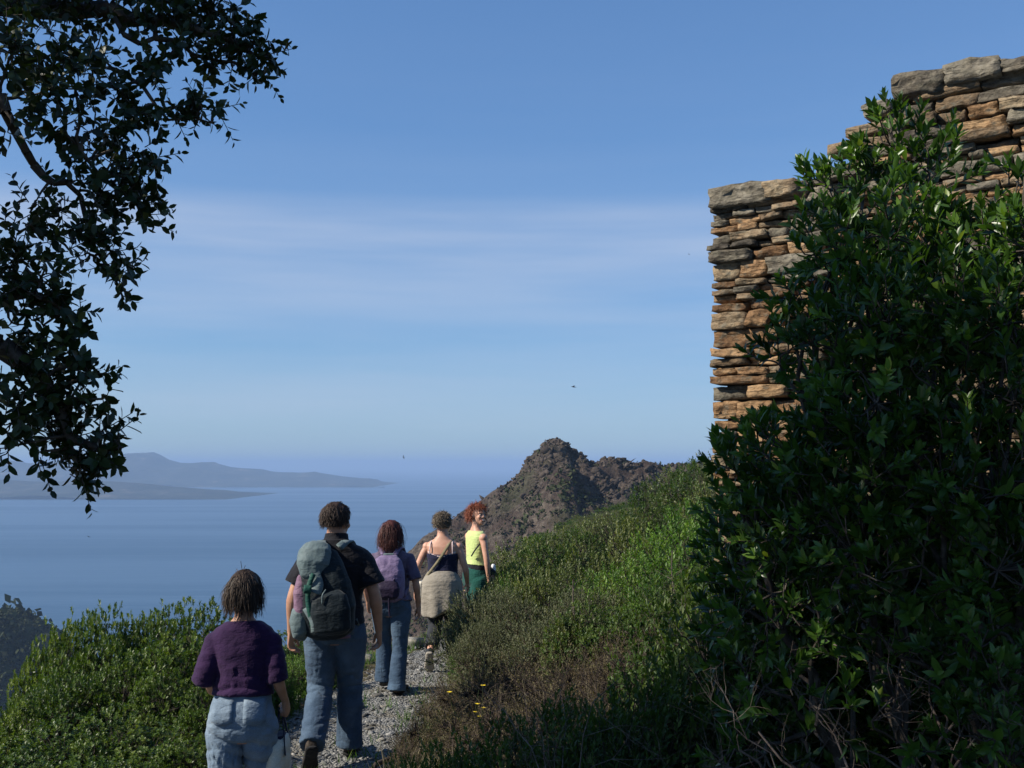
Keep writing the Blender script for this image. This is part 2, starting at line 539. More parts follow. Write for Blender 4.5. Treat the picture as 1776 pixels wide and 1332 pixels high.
def cube_grid(nx, ny, nz):
    idx = {}
    V, Q = [], []
    def vid(i, j, k_):
        t = (i, j, k_)
        if t not in idx:
            idx[t] = len(V); V.append((2 * i / nx - 1, 2 * j / ny - 1, 2 * k_ / nz - 1))
        return idx[t]
    for i in range(nx):
        for k_ in range(nz):
            Q.append((vid(i, 0, k_), vid(i + 1, 0, k_), vid(i + 1, 0, k_ + 1), vid(i, 0, k_ + 1)))
            Q.append((vid(i, ny, k_), vid(i, ny, k_ + 1), vid(i + 1, ny, k_ + 1), vid(i + 1, ny, k_)))
    for j in range(ny):
        for k_ in range(nz):
            Q.append((vid(0, j, k_), vid(0, j, k_ + 1), vid(0, j + 1, k_ + 1), vid(0, j + 1, k_)))
            Q.append((vid(nx, j, k_), vid(nx, j + 1, k_), vid(nx, j + 1, k_ + 1), vid(nx, j, k_ + 1)))
    for i in range(nx):
        for j in range(ny):
            Q.append((vid(i, j, 0), vid(i, j + 1, 0), vid(i + 1, j + 1, 0), vid(i + 1, j, 0)))
            Q.append((vid(i, j, nz), vid(i + 1, j, nz), vid(i + 1, j + 1, nz), vid(i, j + 1, nz)))
    return np.array(V, float), np.array(Q)
CG_V, CG_Q = cube_grid(6, 2, 4)
rs = random.Random(11)

def stone_verts(wd, dp, ht, seed, rough=1.0, slab=False):
    """Rough slab centred on the origin: wd along x, dp along y, ht along z."""
    V = CG_V.copy()
    r = np.linalg.norm(V, axis=1, keepdims=True)
    m = np.max(np.abs(V), axis=1, keepdims=True)
    V = V * (1 - 0.008 * (r / m - 1))                        # corners knocked off
    q_ = [rs.uniform(.82, 1.0) for _ in range(4)]            # uneven ends: wedge-shaped slabs
    e_ = np.where(V[:, 0] < 0, np.where(V[:, 2] < 0, q_[0], q_[1]), np.where(V[:, 2] < 0, q_[2], q_[3]))
    V[:, 2] *= 1 - (1 - e_) * np.abs(V[:, 0]) ** 1.5
    V = V * np.array([wd, dp, ht]) / 2
    P = V * np.array([15, 9, 26]) + seed * 3.7
    n = np.stack([fbm(P, 3, 1, .6), fbm(P, 3, 2, .65), fbm(P, 3, 3, .6)], -1)
    n2 = fbm(np.stack([V[:, 0] * 7 + seed, np.zeros(len(V)), np.zeros(len(V))], -1), 3, 8)
    V = V + n * np.array([0.018, 0.040, 0.009]) * rough * min(1.0, ht / 0.07 + 0.25)
    V[:, 2] += n2 * 0.010
    V[:, 0] += V[:, 2] * rs.uniform(-0.28, 0.28)
    return V

wall = empty('stone_wall', (W0[0], W0[1], 0), -rad(35))
tag(wall, 'ruined dry-stone wall of brown and ochre slabs with a stepped broken top, behind the tall shrub', 'wall')

lay = []        # (u0, u1, v0, v1)
v = 0.25
VTOP = pv.max() + 0.05
while v < VTOP:
    h = rs.choice([0.035, 0.045, 0.05, 0.06, 0.07, 0.08, 0.095, 0.12])
    if 2.55 < v < 2.95:
        h *= 1.25
    u = rs.uniform(-0.004, 0.006)
    while u < U_END:
        wd = rs.uniform(1.3, 4.2) * h if h > 0.1 else rs.uniform(2.0, 5.0) * h
        wd = min(max(wd, 0.08), 0.40)
        top = wtop(u + wd / 2)
        hh = min(v + h, top)
        if hh - v > 0.035 and u > -0.1:
            g = 0.013
            if h > 0.10 and rs.random() < 0.35:
                c = rs.uniform(0.35, 0.65) * (hh - v)
                lay.append((u, u + wd - g, v, v + c - g)); 
                if rs.random() < 0.5:
                    m_ = u + wd * rs.uniform(.35, .65)
                    lay.append((u, m_ - g, v + c, hh - g)); lay.append((m_, u + wd - g, v + c, hh - g))
                else:
                    lay.append((u, u + wd - g, v + c, hh - g))
            else:
                lay.append((u, u + wd - g + rs.uniform(-.01, .006), v, hh - g + rs.uniform(-.008, .004)))
        u += wd
    v += h
# copings as the photograph shows them: the long cap at the left end, the big leaning boulder, the dark slab and the top block
for (xa, ya, xb, yb) in ((1234, 330, 1340, 348), (1328, 317, 1382, 339), (1547, 134, 1636, 156), (1638, 117, 1735, 133), (1737, 108, 1790, 122), (1500, 182, 1546, 198)):
    (ua, vb_), (ub, va_) = wall_uv(xa, ya), wall_uv(xb, yb)
    lay.append((ua, ub, va_ + 0.004, vb_ + rs.uniform(0, .01)))
cam_px = lambda u, vv: None
rows_ = []
for n_, (u0, u1, v0, v1) in enumerate(lay):
    dp = rs.uniform(0.16, 0.24); proud = rs.uniform(-0.045, 0.04)
    cap = n_ >= len(lay) - 6
    if cap:
        dp = 0.5; proud = 0.03
    V = stone_verts(u1 - u0 + 0.004, dp, max(v1 - v0, .03) + 0.004, n_ * 1.31, 1.25 if cap else 1.0)
    if u0 < 0.03:
        lim = -(u0 + u1) / 2 + rs.uniform(-0.006, 0.006)
        V[:, 0] = np.where(V[:, 0] < lim + .03, np.clip(V[:, 0], lim, None), V[:, 0])
        V[CG_V[:, 0] < -.99, 0] = lim + 0.006 * fbm(V[CG_V[:, 0] < -.99] * 30, 2, n_)
    rows_.append(((u0 + u1) / 2, -proud + dp / 2, (v0 + v1) / 2, V, cap))
VSEEN = 2.0
low_V, low_Q, nb = [], [], 0
LG_V, LG_Q = cube_grid(3, 1, 2)
low_i = [int(np.argmin(np.linalg.norm(CG_V - q, axis=1))) for q in LG_V]
for n_, (uc, yc, vc, V, cap) in enumerate(rows_):
    q = rs.random()
    hi = np.clip((vc - 2.95) / 0.9, 0, 1)
    if uc > 1.0:
        hi = 0.25 + 0.55 * np.clip((vc - 3.55) / 0.35, 0, 1)
    mat = OCHRE if q > 0.25 + 0.6 * hi else (TAN if q > 0.42 * hi + 0.05 else GREY)
    if cap:
        mat = GREY if rs.random() < .6 else TAN
    if vc < VSEEN or uc > 2.15 or (uc > 0.85 and vc < 2.75) or (uc > 1.2 and vc < 3.0):
        low_V.append(V[low_i] + np.array([uc, yc, vc])); low_Q.append(LG_Q + nb); nb += len(low_i)
        continue
    o = link('stone', mesh_np('stone', V, [CG_Q]), mat, wall)
    o.location = (uc, yc, vc)
    o.rotation_euler = (rs.uniform(-.03, .03), rs.uniform(-.025, .025), rs.uniform(-.03, .03))

o = link('lower_stonework', mesh_np('lower_stonework', np.concatenate(low_V), [np.concatenate(low_Q)]), TAN, wall)
o['kind'] = 'stuff'
# rubble core behind the facing stones
us = np.arange(0.06, U_END - 0.05, 0.08)
cv, cq = [], []
for i, u in enumerate(us):
    t = wtop(u) - 0.13
    cv += [(u, 0.10, -0.1), (u, WTH, -0.1), (u, WTH, t), (u, 0.10, t)]
    if i:
        a = 4 * (i - 1); b = 4 * i
        cq += [(a, b, b + 3, a + 3), (a + 1, a + 2, b + 2, b + 1), (a + 3, b + 3, b + 2, a + 2)]
cq += [(0, 3, 2, 1), (b, b + 1, b + 2, b + 3)]
link('rubble_core', mesh_np('rubble_core', np.array(cv), [np.array(cq)]), rough_mat('dark_earth_fill', [(0.3, (0.03, 0.022, 0.015)), (0.7, (0.09, 0.07, 0.05))], 12), wall)
# ------------------------------------------------------------------ foliage tools
rng = np.random.default_rng(5)

def leaf_shape(detail):
    """Unit leaf along +Y, upper face +Z: (verts, tris)."""
    if detail == 2:          # 12 triangles, pointed ellipse folded along the midrib
        ys = [0.0, 0.16, 0.45, 0.72, 0.90, 1.0]
        ws = [0.0, 0.17, 0.285, 0.23, 0.11, 0.0]
        V = [(0, ys[0], 0)]
        for y, w_ in zip(ys[1:-1], ws[1:-1]):
            dz = -0.10 * (y - 0.3) ** 2
            V += [(-w_, y, 0.055 + dz), (0, y, dz), (w_, y, 0.055 + dz)]
        V.append((0, 1.0, -0.07))
        T = [(0, 2, 1), (0, 3, 2)]
        for i in range(3):
            a = 1 + 3 * i; b = a + 3
            T += [(a, a + 1, b + 1), (a, b + 1, b), (a + 1, a + 2, b + 2), (a + 1, b + 2, b + 1)]
        T += [(10, 11, 13), (11, 12, 13)]
    elif detail == 1.5:      # 6 triangles
        V = [(0, 0, 0), (-0.23, 0.27, 0.05), (0.23, 0.27, 0.05), (0, 0.5, -0.005), (-0.24, 0.64, 0.04), (0.24, 0.64, 0.04), (0, 1, -0.06)]
        T = [(0, 3, 1), (1, 3, 4), (3, 6, 4), (0, 2, 3), (2, 5, 3), (3, 5, 6)]
    elif detail == 1:        # 4 triangles
        V = [(0, 0, 0), (-0.24, 0.5, 0.06), (0, 0.5, 0), (0.24, 0.5, 0.06), (0, 1, -0.05)]
        T = [(0, 2, 1), (0, 3, 2), (1, 2, 4), (2, 3, 4)]
    else:                    # 2 triangles
        V = [(0, 0, 0), (-0.25, 0.5, 0.05), (0.25, 0.5, 0.05), (0, 1, -0.03)]
        T = [(0, 2, 1), (1, 2, 3)]
    return np.array(V, float), np.array(T)

def leaves_np(shape, pos, d, n, s, width=1.0):
    LV, LT = shape
    d = nrm(d); x = nrm(np.cross(d, n)); n = np.cross(x, d)
    V = pos[:, None, :] + s[:, None, None] * (LV[None, :, 0:1] * width * x[:, None, :] + LV[None, :, 1:2] * d[:, None, :] + LV[None, :, 2:3] * n[:, None, :])
    T = LT[None] + (np.arange(len(pos)) * len(LV))[:, None, None]
    return V.reshape(-1, 3), T.reshape(-1, 3)

def tubes_np(P0, P1, R0, R1, sides=4):
    ax = nrm(P1 - P0)
    ref = np.where(np.abs(ax[:, 2:3]) < 0.9, np.array([[0, 0, 1.0]]), np.array([[1.0, 0, 0]]))
    x = nrm(np.cross(ax, ref)); y = np.cross(ax, x)
    a = np.arange(sides) * 2 * math.pi / sides
    c = np.cos(a)[None, :, None]; s = np.sin(a)[None, :, None]
    off = c * x[:, None, :] + s * y[:, None, :]
    A = P0[:, None, :] + off * R0[:, None, None]; B = P1[:, None, :] + off * R1[:, None, None]
    V = np.concatenate([A, B], 1)
    i = np.arange(sides); j = (i + 1) % sides
    Q = np.stack([i, j, j + sides, i + sides], -1)[None] + (np.arange(len(P0)) * 2 * sides)[:, None, None]
    return V.reshape(-1, 3), Q.reshape(-1, 4)

def curve_seg(p0, p1, n, sag, r0, r1, wob, g):
    """Polyline p0->p1 as segment arrays with wobble."""
    t = np.linspace(0, 1, n + 1)[:, None]
    P = p0 + (p1 - p0) * t
    L = np.linalg.norm(p1 - p0)
    P = P + sag * L * (t * (1 - t)) * 4 * np.array([0, 0, 1.0])
    nz_ = np.cumsum(g.normal(0, 1, (n + 1, 3)), 0) * wob * L / n
    nz_ -= nz_[0] + (nz_[-1] - nz_[0]) * t
    P = P + nz_
    rr = r0 + (r1 - r0) * t[:, 0]
    return P[:-1], P[1:], rr[:-1], rr[1:], P

def sprig_leaves(O, D, L, nleaf, ll, g, spread=0.9, up=0.2, tip=0.6):
    S = len(O)
    k = np.arange(nleaf)[None, :]
    t = ((k + 0.6) / nleaf) ** tip * np.ones((S, 1))
    az = k * 2.39996 + g.uniform(0, 6.28, (S, 1)) + g.normal(0, 0.25, (S, nleaf))
    D = nrm(D)
    ref = np.where(np.abs(D[:, 2:3]) < 0.95, np.array([[0, 0, 1.0]]), np.array([[1.0, 0, 0]]))
    U = nrm(np.cross(D, ref)); W = np.cross(D, U)
    radial = np.cos(az)[..., None] * U[:, None] + np.sin(az)[..., None] * W[:, None]
    a = (0.25 + 0.85 * t + g.normal(0, 0.15, t.shape))[..., None]
    ld = nrm(D[:, None] * a + radial * spread + np.array([0, 0, up]) + g.normal(0, 0.12, (S, nleaf, 3)))
    ln = D[:, None] * 1.0 - radial * 0.3 + np.array([0, 0, 0.25]) + g.normal(0, 0.22, (S, nleaf, 3))
    pos = O[:, None] + D[:, None] * (L[:, None] * t)[..., None]
    sc_ = ll * (0.62 + 0.5 * g.random((S, nleaf))) * (1.05 - 0.35 * t ** 3)
    return pos.reshape(-1, 3), ld.reshape(-1, 3), ln.reshape(-1, 3), sc_.ravel()

BARK = rough_mat('grey_bark', [(0.3, (0.03, 0.024, 0.019)), (0.55, (0.075, 0.062, 0.05)), (0.75, (0.15, 0.13, 0.11))], 22, bump=0.7, bdist=0.01)
DEAD = rough_mat('dead_wood', [(0.3, (0.05, 0.038, 0.03)), (0.55, (0.12, 0.095, 0.08)), (0.8, (0.27, 0.23, 0.20))], 16, bump=0.5)
REDTWIG = rough_mat('red_brown_twigs', [(0.3, (0.035, 0.027, 0.021)), (0.7, (0.12, 0.092, 0.072))], 16, bump=0.3)
STRAW = leaf_mat('dry_straw', [(0.0, (0.10, 0.082, 0.05)), (0.5, (0.19, 0.165, 0.105)), (1.0, (0.30, 0.27, 0.185))], 0.75, 0.2, 0.2)
GLOSSY = leaf_mat('glossy_evergreen_leaf', [(0.0, (0.016, 0.040, 0.008)), (0.45, (0.058, 0.122, 0.018)), (0.85, (0.125, 0.21, 0.032)), (1.0, (0.24, 0.22, 0.045))], 0.34, 0.40, 0.33)
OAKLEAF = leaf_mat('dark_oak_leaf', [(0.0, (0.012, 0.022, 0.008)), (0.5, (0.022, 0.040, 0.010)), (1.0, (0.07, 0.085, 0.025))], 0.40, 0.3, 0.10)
DARKG = leaf_mat('dark_green_leaf', [(0.0, (0.016, 0.034, 0.007)), (0.5, (0.044, 0.083, 0.015)), (1.0, (0.10, 0.14, 0.030))], 0.5, 0.28, 0.3)
OLIVE = leaf_mat('olive_green_leaf', [(0.0, (0.030, 0.046, 0.012)), (0.5, (0.092, 0.12, 0.032)), (1.0, (0.18, 0.19, 0.06))], 0.5, 0.4, 0.28)
BRIGHT = leaf_mat('bright_green_leaf', [(0.0, (0.028, 0.068, 0.010)), (0.5, (0.072, 0.155, 0.020)), (1.0, (0.15, 0.235, 0.035))], 0.5, 0.35, 0.35)
GREYG = leaf_mat('grey_green_leaf', [(0.0, (0.045, 0.055, 0.03)), (0.5, (0.11, 0.125, 0.065)), (1.0, (0.20, 0.20, 0.12))], 0.7, 0.2, 0.2)
LEFTG = leaf_mat('mid_green_leaf', [(0.0, (0.018, 0.040, 0.007)), (0.5, (0.060, 0.105, 0.017)), (1.0, (0.14, 0.18, 0.034))], 0.42, 0.3, 0.3)
RUSTY = leaf_mat('rusty_dry_leaf', [(0.0, (0.05, 0.028, 0.014)), (0.5, (0.10, 0.082, 0.042)), (1.0, (0.19, 0.165, 0.09))], 0.8, 0.15, 0.2)

def shrub_mesh(seed, blobs, n_sprig, nleaf, ll, spr_len, shape, stem_r=0.02, width=1.0, spread=0.9, fill=0.55, open_=0.0):
    """Leaves and stems of one shrub: crown made of lobes (x,y,z,r); returns two meshes."""
    g = np.random.default_rng(seed)
    B = np.array(blobs, float)
    wgt = B[:, 3] ** 2; wgt = wgt / wgt.sum()
    bi = g.choice(len(B), n_sprig, p=wgt)
    u = nrm(g.normal(0, 1, (n_sprig, 3)) + np.array([0, 0, 0.35]))
    lump = fbm(u * 2.6 + bi[:, None] * 7.1, 3, seed) * 1.3
    keep = lump > -0.9 + open_
    bi, u, lump = bi[keep], u[keep], lump[keep]
    n_sprig = len(u)
    rho = (fill + (1 - fill) * g.random(n_sprig) ** 0.6) * (1 + 0.35 * lump)
    O = B[bi, :3] + u * (B[bi, 3] * rho)[:, None]
    O[:, 2] = np.maximum(O[:, 2], 0.04)
    D = nrm(u * 0.75 + np.array([0, 0, 0.55]) + g.normal(0, 0.28, (n_sprig, 3)))
    L = spr_len * (0.6 + 0.7 * g.random(n_sprig))
    lv = leaves_np(shape, *sprig_leaves(O, D, L, nleaf, ll, g, spread), width=width)
    tint_s = np.clip(0.5 + 0.45 * lump + g.normal(0, 0.12, n_sprig), 0, 1)
    per = nleaf * len(shape[0])
    tint_v = np.repeat(tint_s, per) + np.repeat(g.normal(0, 0.09, n_sprig * nleaf), len(shape[0]))
    segs = []
    for b in B:
        segs.append(curve_seg(np.array([b[0] * 0.15 + g.normal(0, .03), b[1] * 0.15 + g.normal(0, .03), -0.12]), b[:3], 5, 0.05, stem_r, stem_r * 0.5, 0.35, g)[:4])
    near = np.arange(0, n_sprig, max(1, n_sprig // 260))
    for i in near:
        segs.append(curve_seg(B[bi[i], :3], O[i], 2, 0.0, stem_r * 0.4, stem_r * 0.16, 0.25, g)[:4])
    segs.append((O, O + D * L[:, None] * 0.9, np.full(n_sprig, stem_r * 0.14), np.full(n_sprig, stem_r * 0.08)))
    S = [np.concatenate([s[i] for s in segs]) for i in range(4)]
    tv = tubes_np(*S, sides=3)
    return mesh_np('foliage', lv[0], [lv[1]], tint=np.clip(tint_v, 0, 1)), mesh_np('stems', tv[0], [tv[1]], True)

def shrub(name, fol, stems, fmat, smat, label, cat, group, loc, rz=0, sc_=(1, 1, 1)):
    r = empty(name, loc, rz); r.scale = sc_
    tag(r, label, cat, group)
    if fol is not None:
        link('foliage', fol, fmat, r)
    link('stems', stems, smat, r)
    return r

def lobes(seed, r, h, n, flat=1.0):
    g = random.Random(seed)
    out = [(0, 0, h * 0.62, r * 0.75)]
    for i in range(n):
        a = i * 2 * math.pi / n + g.uniform(-.4, .4); q = r * g.uniform(0.35, 0.75)
        out.append((q * math.cos(a), q * math.sin(a) * flat, h * g.uniform(0.3, 0.72), r * g.uniform(0.32, 0.52)))
    return out

L0, L1, L15, L2 = leaf_shape(0), leaf_shape(1), leaf_shape(1.5), leaf_shape(2)

def branching(g, p, d, L, r, depth, out, up=0.0):
    n_ = 5
    P = [p]; dd = d
    for i in range(n_):
        dd = nrm(dd + g.normal(0, 0.28, 3) + np.array([0, 0, up - 0.05 + 0.02 * i]))
        P.append(P[-1] + dd * L / n_)
    P = np.array(P); rr = np.linspace(r, r * 0.45, n_ + 1)
    out.append((P[:-1], P[1:], rr[:-1], rr[1:]))
    if depth > 0:
        for k_ in range(3 if depth > 1 else 4):
            j = g.integers(2, n_ + 1)
            branching(g, P[j], nrm(dd + g.normal(0, 0.6, 3)), L * g.uniform(.45, .75), rr[j] * 0.7, depth - 1, out, up)
# ------------------------------------------------------------------ leaves of a large plant: the nearest 300 singly, the rest as one part
def big_foliage(root, pos, d, n, s, tint, mat, width, shape=None, singles=300, origin=np.zeros(3), seed=0, weight=None):
    """pos etc. in world space; root sits at origin without rotation."""
    g = np.random.default_rng(seed)
    rel = pos - np.array([0, 0, CAMZ])
    dep = np.maximum(rel[:, 1] * math.cos(PITCH) + rel[:, 2] * math.sin(PITCH), 0.1)
    sx_ = rel[:, 0] / dep * F + CX
    sy_ = CY - (rel[:, 2] * math.cos(PITCH) - rel[:, 1] * math.sin(PITCH)) / dep * F
    inside = (sx_ > 5) & (sx_ < 1770) & (sy_ > 5) & (sy_ < 1325)
    score = np.where(inside, s / dep * (0.75 + 0.5 * g.random(len(s))), 0)
    order = np.argsort(-score)
    one, rest = order[:singles], order[singles:]
    dn = nrm(d); x = nrm(np.cross(dn, n)); nn = np.cross(x, dn)
    V, T = L2
    me = mesh_np('leaf', V * np.array([width, 1, 1]), [T], tint=np.full(len(V), float(np.mean(tint))))
    me.materials.append(mat)
    for i in one:
        o = bpy.data.objects.new('leaf', me); C.objects.link(o); o.parent = root
        M = Matrix(((x[i, 0], dn[i, 0], nn[i, 0], pos[i, 0] - origin[0]), (x[i, 1], dn[i, 1], nn[i, 1], pos[i, 1] - origin[1]), (x[i, 2], dn[i, 2], nn[i, 2], pos[i, 2] - origin[2]), (0, 0, 0, 1)))
        o.matrix_local = M @ Matrix.Diagonal((s[i], s[i], s[i], 1))
    vis = inside[rest]
    a, b = rest[vis], rest[~vis]
    v1, t1 = leaves_np(L15, pos[a], d[a], n[a], s[a], width)
    v2, t2 = leaves_np(L0, pos[b], d[b], n[b], s[b], width * 1.15)
    tv = np.concatenate([np.repeat(tint[a], len(L15[0])), np.repeat(tint[b], len(L0[0]))])
    V = np.concatenate([v1, v2]) - origin
    o = link('foliage', mesh_np('foliage', V, [np.concatenate([t1, t2 + len(v1)])], tint=tv), mat, root)
    o['kind'] = 'stuff'

def blob_sprigs(B, per_m2, g, out=0.75, up=0.55, fill=0.45, jit=0.3, seed=0):
    """Sprig origins and directions for lobes B (x,y,z,r,density)."""
    Os, Ds, Ts = [], [], []
    for i, (bx, by, bz, r, dens) in enumerate(B):
        n_ = max(3, int(per_m2 * dens * r * r * 12.6))
        u = nrm(g.normal(0, 1, (n_, 3)))
        lump = fbm(u * 2.0 + i * 5.3, 3, seed)
        rho = (fill + (1 - fill) * g.random(n_) ** 0.7) * (1 + 0.3 * lump)
        Os.append(np.array([bx, by, bz]) + u * (r * rho)[:, None])
        Ds.append(nrm(u * out + np.array([0, 0, up]) + g.normal(0, jit, (n_, 3))))
        Ts.append(np.clip(0.42 + 0.3 * lump + g.normal(0, 0.16, n_), 0, 1))
    return np.concatenate(Os), np.concatenate(Ds), np.concatenate(Ts)

def px_blobs(rows):
    out = []
    for px, py, y, rpx, dens in rows:
        p = at(px, py, y); out.append((p[0], p[1], p[2], rpx / F * y, dens))
    return out

# ------------------------------------------------------------------ tall evergreen shrub at the right
gb = np.random.default_rng(77)
bush_rows = [(1556, 262, 3.95, 58, 1), (1612, 300, 3.9, 50, 1), (1500, 322, 4.0, 50, 1), (1448, 332, 4.0, 44, 1), (1428, 400, 3.95, 40, 1), (1465, 440, 3.8, 72, 1), (1540, 410, 3.7, 85, 1), (1605, 425, 3.75, 60, .9),
             (1700, 440, 3.6, 70, 1), (1760, 345, 3.5, 36, 1), (1778, 300, 3.5, 22, 1), (1800, 430, 3.4, 80, 1), (1418, 515, 3.85, 58, 1), (1378, 585, 3.85, 42, .9), (1352, 632, 3.8, 34, .9), (1462, 610, 3.65, 82, .9),
             (1540, 560, 3.5, 100, 1), (1650, 560, 3.4, 95, 1), (1750, 560, 3.3, 90, 1), (1520, 700, 3.4, 95, .7), (1640, 690, 3.35, 95, .7), (1760, 700, 3.25, 95, .8), (1475, 735, 3.55, 74, .8),
             (1390, 800, 3.6, 85, .9), (1300, 820, 3.8, 70, .9), (1250, 800, 3.9, 32, .9), (1265, 880, 3.8, 55, .9), (1380, 920, 3.6, 90, .9), (1500, 840, 3.4, 100, .8), (1620, 830, 3.3, 100, .9), (1740, 850, 3.2, 100, 1),
             (1480, 960, 3.4, 90, .8), (1600, 980, 3.3, 100, .6), (1730, 990, 3.2, 100, .7), (1265, 980, 3.8, 55, .8), (1245, 1050, 3.8, 40, .7), (1340, 1030, 3.6, 75, .6), (1420, 1090, 3.5, 75, .45), (1540, 1120, 3.4, 90, .3),
             (1690, 1130, 3.2, 100, .4), (1760, 1120, 3.1, 80, .6), (1300, 1190, 3.6, 70, .3), (1420, 1230, 3.4, 80, .18), (1560, 1260, 3.3, 90, .15), (1720, 1280, 3.1, 100, .45), (1300, 1310, 3.5, 80, .3), (1760, 1220, 3.0, 70, .7),
             # behind and beyond the frame
             (1310, 960, 4.4, 115, .8), (1310, 1080, 4.4, 115, .8), (1310, 1200, 4.4, 115, .8), (1310, 1310, 4.4, 115, .8), (1430, 960, 4.4, 115, .8), (1430, 1080, 4.4, 115, .8), (1430, 1200, 4.4, 115, .8), (1430, 1310, 4.4, 115, .8), (1550, 960, 4.4, 115, .8), (1550, 1080, 4.4, 115, .8), (1550, 1200, 4.4, 115, .8), (1550, 1310, 4.4, 115, .8), (1670, 960, 4.4, 115, .8), (1670, 1080, 4.4, 115, .8), (1670, 1200, 4.4, 115, .8), (1670, 1310, 4.4, 115, .8), (1790, 960, 4.4, 115, .8), (1790, 1080, 4.4, 115, .8), (1790, 1200, 4.4, 115, .8), (1790, 1310, 4.4, 115, .8),
             (1530, 520, 4.3, 105, .8), (1640, 520, 4.2, 120, .9), (1500, 720, 4.2, 120, .9), (1680, 720, 4.1, 130, .9), (1420, 880, 4.2, 110, .9), (1600, 900, 4.1, 130, .9), (1350, 1000, 4.3, 90, .8),
             (1880, 500, 3.5, 150, .7), (1900, 750, 3.4, 160, .7), (1900, 1000, 3.3, 160, .7), (1880, 1250, 3.2, 150, .6), (2050, 700, 3.5, 170, .5), (2050, 1000, 3.4, 170, .5), (1980, 400, 3.6, 120, .6)]
BB = px_blobs([(px + (26 if px < 1320 and py > 740 else 0), py, y, r, d) for px, py, y, r, d in bush_rows])
bush_base = np.array([1.55, 3.75, 0.0]); bush_base[2] = float(ground(bush_base[0], bush_base[1])) - 0.02
tall = empty('tall_shrub', bush_base)
tag(tall, 'tall glossy dark green evergreen shrub with bare lower stems, in front of the stone wall', 'shrub')
O, D, T = blob_sprigs(BB, 150, gb, seed=4)
Ls = 0.095 * (0.6 + 0.8 * gb.random(len(O)))
NL = 11
lp, ld, ln, ls = sprig_leaves(O, D, Ls, NL, 0.061, gb, 0.75, 0.25, 0.55)
lt = np.clip(np.repeat(T, NL) + gb.normal(0, 0.10, len(lp)), 0, 1)
lt = np.where(gb.random(len(lt)) < 0.012, 1.0, lt * 0.92)
big_foliage(tall, lp, ld, ln, ls, lt, GLOSSY, 0.70, origin=bush_base, seed=3)
segs = [(O, O + D * Ls[:, None] * 0.95, np.full(len(O), 0.0028), np.full(len(O), 0.0016))]
Bc = np.array(BB)
trunks = []
for k_, (px, py, y) in enumerate(((1500, 1010, 3.55), (1640, 1000, 3.4), (1330, 1000, 3.7), (1730, 900, 3.3), (1560, 860, 3.8), (1420, 850, 3.8), (1860, 900, 3.5))):
    b0 = bush_base + np.array([gb.normal(0, .16) + (px - 1540) / 1500, gb.normal(0, .10), -0.05])
    s_ = curve_seg(b0, at(px, py, y), 9, gb.uniform(-.03, .05), 0.024, 0.013, 0.22, gb)
    trunks.append(s_[4]); segs.append(s_[:4])
TP = np.concatenate([t[3:] for t in trunks])
for b in Bc:                                         # a branch to every lobe, twigs to its sprigs
    j = np.argmin(np.linalg.norm(TP - b[:3] + np.array([0, 0, 0.25]), axis=1))
    s_ = curve_seg(TP[j], b[:3], 6, 0.04, 0.011, 0.005, 0.28, gb); segs.append(s_[:4])
di = np.linalg.norm(O[:, None] - Bc[None, :, :3], axis=2).argmin(1)
for i in range(0, len(O), 3):
    segs.append(curve_seg(Bc[di[i], :3], O[i], 3, 0.0, 0.0042, 0.0022, 0.22, gb)[:4])
# bare dead branches low in the shrub, on the side of the path
dsegs = []
for i in range(20):
    b0 = bush_base + np.array([gb.normal(-.1, .38), gb.uniform(-.55, -.1), gb.uniform(.1, .8)])
    branching(gb, b0, nrm(np.array([gb.normal(0, .5), gb.normal(-.15, .3), 1.0])), gb.uniform(.40, .75), gb.uniform(.005, .010), 3, dsegs, 0.03)
DS = [np.concatenate([s[i] for s in dsegs]) for i in range(4)]
tv = tubes_np(DS[0] - bush_base, DS[1] - bush_base, DS[2], DS[3], 5)
link('dead_branches', mesh_np('dead_branches', tv[0], [tv[1]], True), DEAD, tall)['label'] = 'pale bare dead branches low in the shrub'
SS = [np.concatenate([s[i] for s in segs]) for i in range(4)]
tv = tubes_np(SS[0] - bush_base, SS[1] - bush_base, SS[2], SS[3], 4)
link('stems', mesh_np('stems', tv[0], [tv[1]], True), BARK, tall)

